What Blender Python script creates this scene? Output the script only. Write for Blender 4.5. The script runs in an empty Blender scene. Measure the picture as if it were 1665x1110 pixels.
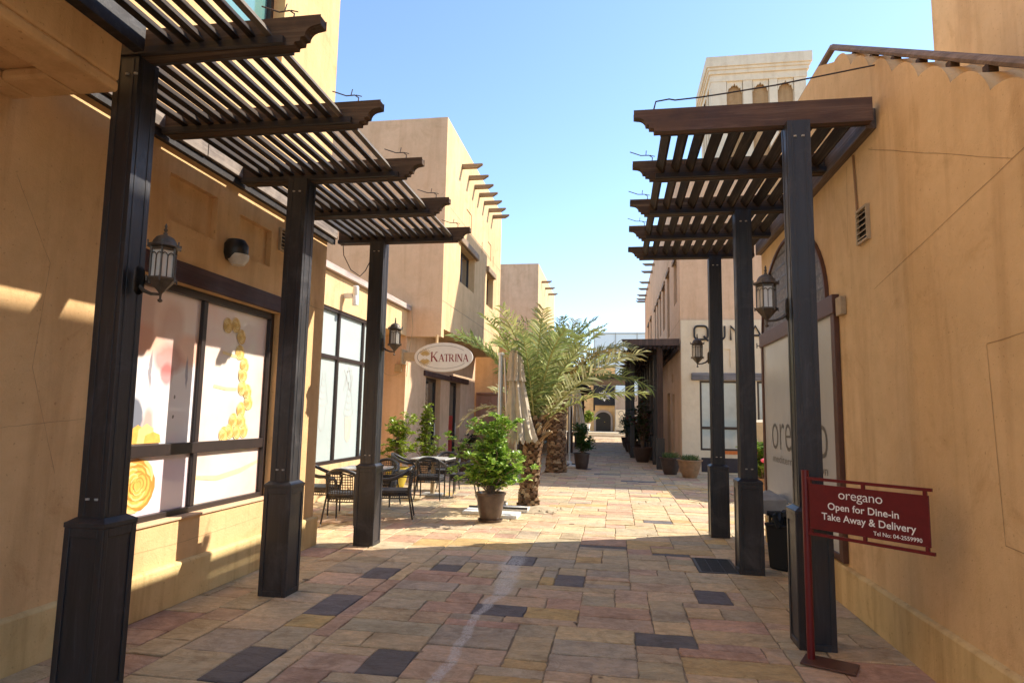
import bpy, math, random
from mathutils import Vector, Matrix
random.seed(7)
PI = math.pi
R_ = math.radians
scene = bpy.context.scene
COL = scene.collection

# ------------------------------------------------------------------ camera
cam_d = bpy.data.cameras.new('camera'); cam = bpy.data.objects.new('camera', cam_d); COL.objects.link(cam)
cam_d.sensor_width = 36.0; cam_d.lens = 36.0*1030.0/1665.0; cam_d.clip_start = 0.05; cam_d.clip_end = 2000
RR = ((9.87033763e-01, 0.0, -1.60512772e-01), (1.59409246e-01, 1.17058730e-01, 9.80247900e-01), (1.87894212e-02, -9.93124994e-01, 1.15540919e-01))
cx = Vector((RR[0][0], RR[1][0], RR[2][0])); cy = -Vector((RR[0][1], RR[1][1], RR[2][1])); cz = -Vector((RR[0][2], RR[1][2], RR[2][2]))
M = Matrix.Identity(4)
for i in range(3): M[i][0] = cx[i]; M[i][1] = cy[i]; M[i][2] = cz[i]
M[0][3], M[1][3], M[2][3] = 0, 0, 1.65
cam.matrix_world = M
scene.camera = cam

# ------------------------------------------------------------------ light
SUN_EL = R_(40.4); SUN_AZ = R_(63.6)      # azimuth from +Y towards +X
S = Vector((math.sin(SUN_AZ)*math.cos(SUN_EL), math.cos(SUN_AZ)*math.cos(SUN_EL), math.sin(SUN_EL)))
sd = bpy.data.lights.new('sun', 'SUN'); sd.energy = 2.75; sd.angle = R_(0.5); sd.color = (1.0, 0.92, 0.80)
sun = bpy.data.objects.new('sun', sd); COL.objects.link(sun); sun.rotation_euler = S.to_track_quat('Z', 'Y').to_euler(); sun.location = (20, 10, 30)
w = bpy.data.worlds.new('World'); scene.world = w; w.use_nodes = True
nt = w.node_tree; nt.nodes.clear()
sky = nt.nodes.new('ShaderNodeTexSky'); sky.sky_type = 'NISHITA'; sky.sun_disc = False; sky.sun_elevation = SUN_EL; sky.sun_rotation = SUN_AZ
sky.air_density = 1.0; sky.dust_density = 0.25; sky.ozone_density = 2.9; sky.altitude = 0
bg = nt.nodes.new('ShaderNodeBackground'); bg.inputs[1].default_value = 0.106
wo = nt.nodes.new('ShaderNodeOutputWorld'); nt.links.new(sky.outputs[0], bg.inputs[0]); nt.links.new(bg.outputs[0], wo.inputs[0])
scene.view_settings.view_transform = 'Standard'; scene.view_settings.look = 'None'
scene.view_settings.exposure = 1.66; scene.view_settings.gamma = 1.0
scene.render.engine = 'CYCLES'
scene.cycles.max_bounces = 8; scene.cycles.diffuse_bounces = 5
scene.render.resolution_x = 1024; scene.render.resolution_y = 682

# ------------------------------------------------------------------ materials
MATS = {}
def newmat(name):
    m = bpy.data.materials.new(name); m.use_nodes = True
    n = m.node_tree.nodes; p = n['Principled BSDF']
    MATS[name] = m
    return m, m.node_tree, n, m.node_tree.links, p
def rgba(c, k=1.0): return (min(1, c[0]*k), min(1, c[1]*k), min(1, c[2]*k), 1)
def ramp(n, stops):
    r = n.new('ShaderNodeValToRGB'); e = r.color_ramp.elements
    e[0].position, e[0].color = stops[0]
    e[1].position, e[1].color = stops[-1]
    for s in stops[1:-1]:
        k = e.new(s[0]); k.color = s[1]
    return r
def noise(n, l, vec, scale, detail=4, rough=0.6, dist=0.0):
    t = n.new('ShaderNodeTexNoise'); t.inputs['Scale'].default_value = scale; t.inputs['Detail'].default_value = detail
    t.inputs['Roughness'].default_value = rough; t.inputs['Distortion'].default_value = dist
    if vec is not None: l.new(vec, t.inputs['Vector'])
    return t
def mapping(n, l, scale, rot=(0, 0, 0)):
    tc = n.new('ShaderNodeTexCoord'); mp = n.new('ShaderNodeMapping'); l.new(tc.outputs['Object'], mp.inputs['Vector'])
    mp.inputs['Scale'].default_value = scale; mp.inputs['Rotation'].default_value = rot
    return mp.outputs[0]
def mix(n, l, fac, a, b, mode='MIX'):
    x = n.new('ShaderNodeMix'); x.data_type = 'RGBA'; x.blend_type = mode
    for sock, v in ((x.inputs['Factor'], fac), (x.inputs[6], a), (x.inputs[7], b)):
        if hasattr(v, 'links') or hasattr(v, 'is_linked'): l.new(v, sock)
        else: sock.default_value = v
    return x.outputs[2]
def bump(n, l, p, height, strength, dist=0.01, prev=None):
    b = n.new('ShaderNodeBump'); b.inputs['Strength'].default_value = strength; b.inputs['Distance'].default_value = dist
    l.new(height, b.inputs['Height'])
    if prev is not None: l.new(prev, b.inputs['Normal'])
    l.new(b.outputs[0], p.inputs['Normal'])
    return b.outputs[0]
def plain(name, c, rough=0.6, metal=0.0, var=0.15, scale=12.0, bmp=0.15, spec=0.5, coat=0.0):
    m, t, n, l, p = newmat(name)
    v = mapping(n, l, (1, 1, 1)); no = noise(n, l, v, scale, 5)
    r = ramp(n, [(0.3, rgba(c, 1-var)), (0.7, rgba(c, 1+var))]); l.new(no.outputs[0], r.inputs[0]); l.new(r.outputs[0], p.inputs['Base Color'])
    p.inputs['Roughness'].default_value = rough; p.inputs['Metallic'].default_value = metal
    p.inputs['Specular IOR Level'].default_value = spec; p.inputs['Coat Weight'].default_value = coat
    if bmp: bump(n, l, p, noise(n, l, v, scale*6, 3).outputs[0], bmp, 0.003)
    return m
def stucco(name, c, stain=0.25, patch=0.12, red=0.0):
    m, t, n, l, p = newmat(name)
    v = mapping(n, l, (1, 1, 1)); big = noise(n, l, v, 0.55, 5, 0.6, 0.4); mid = noise(n, l, v, 3.5, 6, 0.7)
    vs = mapping(n, l, (2.2, 2.2, 0.22)); st = noise(n, l, vs, 1.6, 5, 0.65, 0.3)
    r1 = ramp(n, [(0.35, rgba(c, 1-patch)), (0.65, rgba((c[0]*1.02, c[1]*1.03, c[2]*1.06), 1+patch*0.5))]); l.new(big.outputs[0], r1.inputs[0])
    r2 = ramp(n, [(0.35, (0.86, 0.84, 0.8, 1)), (0.6, (1.02, 1.02, 1.02, 1))]); l.new(mid.outputs[0], r2.inputs[0])
    c1 = mix(n, l, 0.5, r1.outputs[0], r2.outputs[0], 'MULTIPLY')
    r3 = ramp(n, [(0.36, (0.62, 0.52, 0.44, 1)), (0.52, (1, 1, 1, 1))]); l.new(st.outputs[0], r3.inputs[0])
    c2 = mix(n, l, stain, c1, r3.outputs[0], 'MULTIPLY')
    sp = noise(n, l, v, 38.0, 2, 0.5); r4 = ramp(n, [(0.27, (0.6, 0.5, 0.42, 1)), (0.33, (1, 1, 1, 1))]); l.new(sp.outputs[0], r4.inputs[0])
    c3 = mix(n, l, 0.55, c2, r4.outputs[0], 'MULTIPLY')
    sm_ = noise(n, l, v, 1.35, 7, 0.72, 0.8); r5 = ramp(n, [(0.56, (1, 1, 1, 1)), (0.70, (0.70, 0.60, 0.50, 1))]); l.new(sm_.outputs[0], r5.inputs[0])
    c3 = mix(n, l, min(0.8, stain*1.6), c3, r5.outputs[0], 'MULTIPLY')
    l.new(c3, p.inputs['Base Color']); p.inputs['Roughness'].default_value = 0.92; p.inputs['Specular IOR Level'].default_value = 0.2
    b1 = bump(n, l, p, noise(n, l, v, 5.0, 5, 0.6).outputs[0], 0.35, 0.03)
    b2_ = bump(n, l, p, noise(n, l, v, 22.0, 5, 0.7, 1.5).outputs[0], 0.45, 0.008, b1); bump(n, l, p, noise(n, l, v, 110.0, 3, 0.6).outputs[0], 0.6, 0.004, b2_)
    return m
def wood(name, c, c2, axis='z', rough=0.6, wear=0.5, spec=0.4, fine=1.0):
    m, t, n, l, p = newmat(name)
    sc = {'x': (0.6, 14, 14), 'y': (14, 0.6, 14), 'z': (14, 14, 0.6)}[axis]
    v = mapping(n, l, tuple(s*fine for s in sc)); g = noise(n, l, v, 1.3, 7, 0.75, 0.6)
    v2 = mapping(n, l, (1, 1, 1)); b = noise(n, l, v2, 2.4, 6, 0.65)
    r = ramp(n, [(0.34, rgba(c, 0.6)), (0.5, rgba(c)), (0.66, rgba(c2))]); l.new(g.outputs[0], r.inputs[0])
    rb = ramp(n, [(0.45, (0, 0, 0, 1)), (0.62, (1, 1, 1, 1))]); l.new(b.outputs[0], rb.inputs[0])
    mm = n.new('ShaderNodeMath'); mm.operation = 'MULTIPLY'; l.new(rb.outputs[0], mm.inputs[0]); mm.inputs[1].default_value = wear
    cc = mix(n, l, mm.outputs[0], r.outputs[0], rgba(c2, 0.9))
    l.new(cc, p.inputs['Base Color'])
    rr = ramp(n, [(0.3, (rough*0.75,)*3+(1,)), (0.7, (min(1, rough*1.3),)*3+(1,))]); l.new(b.outputs[0], rr.inputs[0]); l.new(rr.outputs[0], p.inputs['Roughness'])
    p.inputs['Specular IOR Level'].default_value = spec
    bump(n, l, p, g.outputs[0], 0.5, 0.006)
    return m
def attrmat(name, attr, rough=0.6, bmp=0.2, bscale=20.0, trans=0.0, spec=0.4, var=0.2):
    m, t, n, l, p = newmat(name)
    a = n.new('ShaderNodeAttribute'); a.attribute_name = attr
    v = mapping(n, l, (1, 1, 1)); no = noise(n, l, v, bscale, 5)
    r = ramp(n, [(0.3, (1-var,)*3+(1,)), (0.7, (1+var*0.4,)*3+(1,))]); l.new(no.outputs[0], r.inputs[0])
    c = mix(n, l, 1.0, a.outputs['Color'], r.outputs[0], 'MULTIPLY'); l.new(c, p.inputs['Base Color'])
    p.inputs['Roughness'].default_value = rough; p.inputs['Specular IOR Level'].default_value = spec
    if bmp: bump(n, l, p, no.outputs[0], bmp, 0.01)
    if trans:
        tr = n.new('ShaderNodeBsdfTranslucent'); l.new(c, tr.inputs[0]); ms = n.new('ShaderNodeMixShader'); ms.inputs[0].default_value = trans
        l.new(p.outputs[0], ms.inputs[1]); l.new(tr.outputs[0], ms.inputs[2]); l.new(ms.outputs[0], n['Material Output'].inputs['Surface'])
    return m

stucco('wall_near', (0.75, 0.485, 0.235), 0.35, 0.10)
stucco('wall_right', (0.75, 0.515, 0.265), 0.34, 0.10)
stucco('plinth', (0.74, 0.54, 0.25), 0.55, 0.16)
stucco('wall_tan', (0.70, 0.48, 0.295), 0.25, 0.07)
stucco('wall_yellow', (0.68, 0.47, 0.25), 0.3, 0.07)
stucco('wall_pink', (0.70, 0.48, 0.305), 0.25, 0.07)
stucco('wall_cream', (0.74, 0.63, 0.44), 0.15, 0.05)
stucco('tower_cream', (0.72, 0.62, 0.46), 0.2, 0.05)
stucco('wall_red', (0.50, 0.27, 0.17), 0.5, 0.1)
stucco('wall_brown', (0.44, 0.29, 0.15), 0.4, 0.1)
stucco('far_stone', (0.45, 0.36, 0.28), 0.3, 0.15)
m, t, n, l, p = newmat('post_wood')
g = noise(n, l, mapping(n, l, (22, 22, 1.6)), 1.3, 6, 0.7, 0.5); b = noise(n, l, mapping(n, l, (1, 1, 1)), 2.3, 7, 0.7, .4); oi = n.new('ShaderNodeObjectInfo')
r = ramp(n, [(0.35, (0.015, 0.0145, 0.017, 1)), (0.6, (0.026, 0.025, 0.029, 1)), (0.72, (0.050, 0.049, 0.055, 1))]); l.new(g.outputs[0], r.inputs[0])
rb = ramp(n, [(0.54, (0, 0, 0, 1)), (0.70, (1, 1, 1, 1))]); l.new(b.outputs[0], rb.inputs[0])
l.new(mix(n, l, rb.outputs[0], r.outputs[0], (0.060, 0.056, 0.058, 1)), p.inputs['Base Color'])
rr = ramp(n, [(0.35, (0.30,)*3+(1,)), (0.65, (0.55,)*3+(1,))]); l.new(b.outputs[0], rr.inputs[0]); l.new(rr.outputs[0], p.inputs['Roughness']); p.inputs['Coat Weight'].default_value = 0.15; p.inputs['Coat Roughness'].default_value = 0.4
bump(n, l, p, g.outputs[0], 0.3, 0.004)
wood('beam_wood', (0.06, 0.036, 0.022), (0.15, 0.10, 0.06), 'x', 0.7, 0.35, 0.25)
wood('beam_red', (0.085, 0.042, 0.027), (0.17, 0.10, 0.065), 'x', 0.6, 0.4)
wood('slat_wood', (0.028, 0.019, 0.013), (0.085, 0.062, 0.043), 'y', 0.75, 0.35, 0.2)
wood('slat_sunlit', (0.13, 0.11, 0.09), (0.27, 0.24, 0.20), 'y', 0.75, 0.35, 0.2)
wood('rail_wood', (0.22, 0.16, 0.125), (0.34, 0.26, 0.21), 'y', 0.75, 0.35, 0.2)
wood('side_wood', (0.12, 0.085, 0.062), (0.24, 0.18, 0.135), 'y', 0.7, 0.4, 0.3)
wood('wallbeam_wood', (0.17, 0.13, 0.10), (0.42, 0.34, 0.27), 'y', 0.7, 0.6)
wood('dark_beam', (0.020, 0.015, 0.014), (0.05, 0.04, 0.035), 'x', 0.6, 0.4)
wood('lintel_wood', (0.055, 0.022, 0.018), (0.09, 0.04, 0.032), 'y', 0.6, 0.3)
wood('grey_wood', (0.16, 0.15, 0.15), (0.30, 0.28, 0.27), 'x', 0.7, 0.5)
wood('pale_wood', (0.38, 0.30, 0.26), (0.55, 0.46, 0.40), 'y', 0.7, 0.5)
wood('spike_wood', (0.24, 0.16, 0.09), (0.36, 0.25, 0.15), 'x', 0.7, 0.5)
wood('far_wood', (0.07, 0.045, 0.035), (0.14, 0.09, 0.07), 'z', 0.7, 0.5)
plain('frame_dark', (0.030, 0.020, 0.018), 0.4)
plain('frame_brown', (0.10, 0.040, 0.022), 0.45)
plain('dark_void', (0.012, 0.010, 0.010), 0.35)
plain('black_metal', (0.015, 0.015, 0.016), 0.4)
plain('bronze', (0.10, 0.080, 0.060), 0.5, 0.4, 0.3, 30)
plain('lantern_glass', (0.62, 0.58, 0.50), 0.25, 0, 0.12, 10, 0.05)
plain('rattan', (0.022, 0.020, 0.020), 0.45, 0, 0.4, 60, 0.5)
plain('cushion', (0.05, 0.05, 0.055), 0.6)
plain('tabletop', (0.55, 0.54, 0.50), 0.25, 0, 0.1)
plain('silver', (0.55, 0.55, 0.53), 0.35, 0.6, 0.08)
plain('white_paint', (0.78, 0.77, 0.72), 0.5, 0, 0.06)
plain('umbrella_cloth', (0.50, 0.42, 0.30), 0.85, 0, 0.12, 8, 0.2)
plain('sign_red', (0.13, 0.006, 0.010), 0.4, 0, 0.1, 20, 0.05)
plain('letter_white', (0.85, 0.84, 0.80), 0.5, 0, 0.02, 5, 0)
plain('letter_black', (0.012, 0.010, 0.010), 0.4, 0, 0.02, 5, 0)
plain('letter_red', (0.20, 0.012, 0.016), 0.5, 0, 0.02, 5, 0)
plain('letter_gold', (0.45, 0.30, 0.10), 0.5, 0, 0.05, 5, 0)
plain('letter_grey', (0.11, 0.10, 0.085), 0.5, 0, 0.05, 5, 0)
plain('sign_white', (0.66, 0.62, 0.55), 0.5, 0, 0.05, 6, 0.05)
plain('frosted_film', (0.50, 0.50, 0.47), 0.22, 0, 0.06, 1.5, 0.0)
plain('pale_film', (0.47, 0.53, 0.51), 0.15, 0, 0.05, 1.2, 0.0, coat=0.3)
plain('green_glass', (0.14, 0.30, 0.27), 0.08, 0, 0.25, 0.8, 0.0, coat=1.0)
plain('dark_glass', (0.03, 0.045, 0.05), 0.06, 0, 0.4, 1.2, 0.0, coat=1.0)
plain('qglass', (0.42, 0.50, 0.47), 0.1, 0, 0.25, 0.9, 0.0, coat=1.0)
plain('pot_brown', (0.10, 0.065, 0.045), 0.3, 0, 0.3, 9, 0.1)
plain('pot_terracotta', (0.28, 0.16, 0.08), 0.45, 0, 0.25, 7, 0.15)
plain('pot_dark', (0.06, 0.035, 0.025), 0.45, 0, 0.25, 7, 0.15)
plain('pot_yellow', (0.55, 0.42, 0.04), 0.4, 0, 0.2, 7, 0.1)
plain('soil', (0.05, 0.035, 0.025), 0.9, 0, 0.3, 30, 0.6)
plain('bark', (0.20, 0.14, 0.09), 0.85, 0, 0.3, 30, 0.6)
plain('navy', (0.012, 0.018, 0.035), 0.3)
plain('orange_strip', (0.60, 0.16, 0.03), 0.4)
plain('banner_black', (0.010, 0.010, 0.012), 0.6)
plain('grate', (0.05, 0.045, 0.04), 0.5, 0.3)
plain('vent_tan', (0.42, 0.31, 0.18), 0.6)
plain('rubber', (0.01, 0.01, 0.01), 0.7)
plain('grey_cloth', (0.33, 0.31, 0.28), 0.8, 0, 0.2, 5, 0.4)
plain('rose_yellow', (0.80, 0.45, 0.10), 0.3, 0, 0.15, 25, 0)
plain('petal_yellow', (0.84, 0.58, 0.17), 0.3, 0, 0.15, 25, 0)
plain('rose_light', (0.88, 0.60, 0.24), 0.3, 0, 0.1, 25, 0)
plain('petal_light', (0.90, 0.72, 0.36), 0.3, 0, 0.1, 25, 0)
plain('rose_dark', (0.62, 0.26, 0.05), 0.3, 0, 0.15, 25, 0)
plain('petal_dark', (0.70, 0.42, 0.11), 0.3, 0, 0.15, 25, 0)
plain('chef_red', (0.62, 0.06, 0.05), 0.3, 0, 0.1, 6, 0)
plain('chef_skin', (0.80, 0.45, 0.33), 0.3, 0, 0.06, 3, 0)
plain('chef_grey', (0.62, 0.62, 0.66), 0.3, 0, 0.1, 4, 0)
plain('chef_dark', (0.06, 0.07, 0.12), 0.3, 0, 0.1, 4, 0)
plain('ice_line', (0.40, 0.38, 0.35), 0.4, 0, 0.1, 10, 0)
plain('ice_cone', (0.56, 0.50, 0.40), 0.4, 0, 0.1, 10, 0)
plain('pink_petal', (0.80, 0.12, 0.20), 0.5, 0, 0.15)
plain('red_petal', (0.45, 0.02, 0.03), 0.5, 0, 0.15)
plain('far_glass', (0.74, 0.78, 0.78), 0.3)
stucco('far_orange', (0.80, 0.52, 0.23), 0.2, 0.06)
plain('tin', (0.42, 0.40, 0.36), 0.6)
plain('cable', (0.05, 0.035, 0.03), 0.6)
plain('rust_cable', (0.30, 0.16, 0.06), 0.6)
plain('poster_red', (0.40, 0.03, 0.02), 0.4)
attrmat('leaf', 'tint', 0.38, 0.0, 20, 0.35, 0.5, 0.15)
attrmat('palm_leaf', 'tint', 0.62, 0.0, 20, 0.3, 0.25, 0.15)
attrmat('palm_bark', 'tint', 0.85, 0.5, 40, 0, 0.2, 0.35)
# poster film: pink and cream clouds
m, t, n, l, p = newmat('cake_film')
v = mapping(n, l, (1, 1, 1)); no = noise(n, l, v, 1.5, 3, 0.5, 0.6)
r = ramp(n, [(0.3, (0.86, 0.60, 0.50, 1)), (0.5, (0.86, 0.70, 0.62, 1)), (0.7, (0.88, 0.80, 0.68, 1))]); l.new(no.outputs[0], r.inputs[0]); l.new(r.outputs[0], p.inputs['Base Color'])
p.inputs['Roughness'].default_value = 0.2; p.inputs['Coat Weight'].default_value = 1.0; p.inputs['Coat Roughness'].default_value = 0.03
m, t, n, l, p = newmat('chef_film')     # printed photo film: blurred cook in white, object coordinates of the pane
tc = n.new('ShaderNodeTexCoord'); sp_ = n.new('ShaderNodeSeparateXYZ'); wn = noise(n, l, mapping(n, l, (1, 1, 1)), 4.0, 3, 0.5)
va = n.new('ShaderNodeVectorMath'); va.operation = 'MULTIPLY_ADD'; l.new(wn.outputs['Color'], va.inputs[0]); va.inputs[1].default_value = (0, .10, .10); l.new(tc.outputs['Object'], va.inputs[2]); l.new(va.outputs[0], sp_.inputs[0])
def mt(op, *vals, clamp=False):
    q = n.new('ShaderNodeMath'); q.operation = op; q.use_clamp = clamp
    for i_, x_ in enumerate(vals):
        if isinstance(x_, (int, float)): q.inputs[i_].default_value = x_
        else: l.new(x_, q.inputs[i_])
    return q.outputs[0]
colr = (0.82, 0.70, 0.64, 1)
# y offset: the building root stands at y = 3
for (yy, zz, ay, az, soft, cc, k_) in ((4.45, 2.35, .55, .40, .5, (.84, .60, .48), .8), (4.35, 1.7, .35, .5, .4, (.86, .84, .86), .9), (5.1, 1.75, .50, .50, .35, (.86, .84, .86), .95), (4.55, 2.22, .36, .14, .5, (.84, .48, .34), .9), (5.25, 2.18, .22, .14, .5, (.84, .48, .34), .85),
        (5.0, 2.36, .15, .24, .5, (.62, .36, .28), .6), (5.0, 2.08, .19, .13, .5, (.50, .20, .17), .75), (4.99, 1.95, .07, .10, .5, (.50, .10, .10), .7), (5.24, 1.98, .02, .14, .5, (.10, .12, .25), .7), (4.78, 1.98, .02, .14, .5, (.15, .12, .15), .7),
        (4.80, 1.50, .07, .16, .6, (.70, .25, .18), .7), (4.62, 1.55, .11, .18, .25, (.10, .12, .17), .85), (5.10, 1.76, .012, .014, .2, (.1, .1, .1), .8), (5.10, 1.58, .012, .014, .2, (.1, .1, .1), .8), (5.0, .95, .5, .3, .5, (.80, .66, .74), .8)):
    dy_ = mt('DIVIDE', mt('SUBTRACT', sp_.outputs[1], yy-3.0+.05), ay); dz_ = mt('DIVIDE', mt('SUBTRACT', sp_.outputs[2], zz+.05), az)
    dd = mt('SQRT', mt('ADD', mt('MULTIPLY', dy_, dy_), mt('MULTIPLY', dz_, dz_)))
    f_ = mt('MULTIPLY', mt('DIVIDE', mt('SUBTRACT', 1.0+soft*.5, dd), soft, clamp=True), k_)
    colr = mix(n, l, f_, colr, (cc[0], cc[1], cc[2], 1))
l.new(colr, p.inputs['Base Color']); p.inputs['Roughness'].default_value = 0.2; p.inputs['Coat Weight'].default_value = 1.0; p.inputs['Coat Roughness'].default_value = 0.03
# paving slabs
m, t, n, l, p = newmat('paving')
a = n.new('ShaderNodeAttribute'); a.attribute_name = 'tint'
v = mapping(n, l, (1, 1, 1)); n1 = noise(n, l, v, 2.6, 8, 0.68, 1.2); n2 = noise(n, l, v, 14, 6, 0.7); n3 = noise(n, l, mapping(n, l, (1.3, 3.2, 1)), 2.2, 9, 0.72, 1.8)
r1 = ramp(n, [(0.3, (0.66, 0.62, 0.58, 1)), (0.5, (0.97, 0.97, 0.97, 1)), (0.7, (1.14, 1.08, 0.98, 1))]); l.new(n1.outputs[0], r1.inputs[0])
r2 = ramp(n, [(0.35, (0.85, 0.83, 0.8, 1)), (0.6, (1.05, 1.05, 1.05, 1))]); l.new(n2.outputs[0], r2.inputs[0])
rv = ramp(n, [(0.44, (1, 1, 1, 1)), (0.495, (0.72, 0.62, 0.52, 1)), (0.53, (1, 1, 1, 1))]); l.new(n3.outputs[0], rv.inputs[0])
c1 = mix(n, l, 1.0, a.outputs['Color'], r1.outputs[0], 'MULTIPLY'); c2 = mix(n, l, 0.8, c1, r2.outputs[0], 'MULTIPLY'); c2 = mix(n, l, 0.55, c2, rv.outputs[0], 'MULTIPLY')
n5 = noise(n, l, v, 5.5, 1, 0.3); r6 = ramp(n, [(0.20, (0.25, 0.22, 0.2, 1)), (0.225, (1, 1, 1, 1))]); l.new(n5.outputs[0], r6.inputs[0]); c2 = mix(n, l, 0.8, c2, r6.outputs[0], 'MULTIPLY')
# dried white plaster drip down the middle
sx = n.new('ShaderNodeSeparateXYZ'); tc = n.new('ShaderNodeTexCoord'); l.new(tc.outputs['Object'], sx.inputs[0])
def mth(op, *vals, clamp=False):
    q = n.new('ShaderNodeMath'); q.operation = op; q.use_clamp = clamp
    for i, x in enumerate(vals):
        if isinstance(x, (int, float)): q.inputs[i].default_value = x
        else: l.new(x, q.inputs[i])
    return q.outputs[0]
wv = noise(n, l, mapping(n, l, (0.4, 1.0, 1)), 1.1, 3)
ctr = mth('ADD', mth('MULTIPLY', mth('SUBTRACT', wv.outputs[0], 0.5), 0.3), -1.10)
dx = mth('ABSOLUTE', mth('SUBTRACT', sx.outputs[0], ctr))
wid = mth('ADD', 0.05, mth('MULTIPLY', mth('SUBTRACT', sx.outputs[1], 5.6, clamp=True), 0.09))
band = mth('SUBTRACT', 1.0, mth('DIVIDE', dx, wid), clamp=True)
end = mth('MULTIPLY', mth('SUBTRACT', 8.3, sx.outputs[1], clamp=True), mth('SUBTRACT', sx.outputs[1], 1.0, clamp=True))
sc = noise(n, l, mapping(n, l, (1, 1, 1), (0, 0, 0.5)), 24, 9, 0.85, 2.5)
rs = ramp(n, [(0.44, (0, 0, 0, 1)), (0.52, (1, 1, 1, 1))]); l.new(sc.outputs[0], rs.inputs[0])
fac = mth('MULTIPLY', mth('MULTIPLY', mth('MULTIPLY', band, 2.2, clamp=True), end), mth('MULTIPLY', rs.outputs[0], 0.62))
c3 = mix(n, l, fac, c2, (0.80, 0.77, 0.71, 1))
l.new(c3, p.inputs['Base Color']); p.inputs['Roughness'].default_value = 0.7; p.inputs['Specular IOR Level'].default_value = 0.3
b1 = bump(n, l, p, n3.outputs[0], 0.85, 0.04); bump(n, l, p, n2.outputs[0], 0.3, 0.008, b1)
plain('mortar', (0.30, 0.22, 0.13), 0.95, 0, 0.3, 15, 0.5)
plain('sand', (0.42, 0.33, 0.21), 0.95, 0, 0.2, 3, 0.3)

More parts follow.
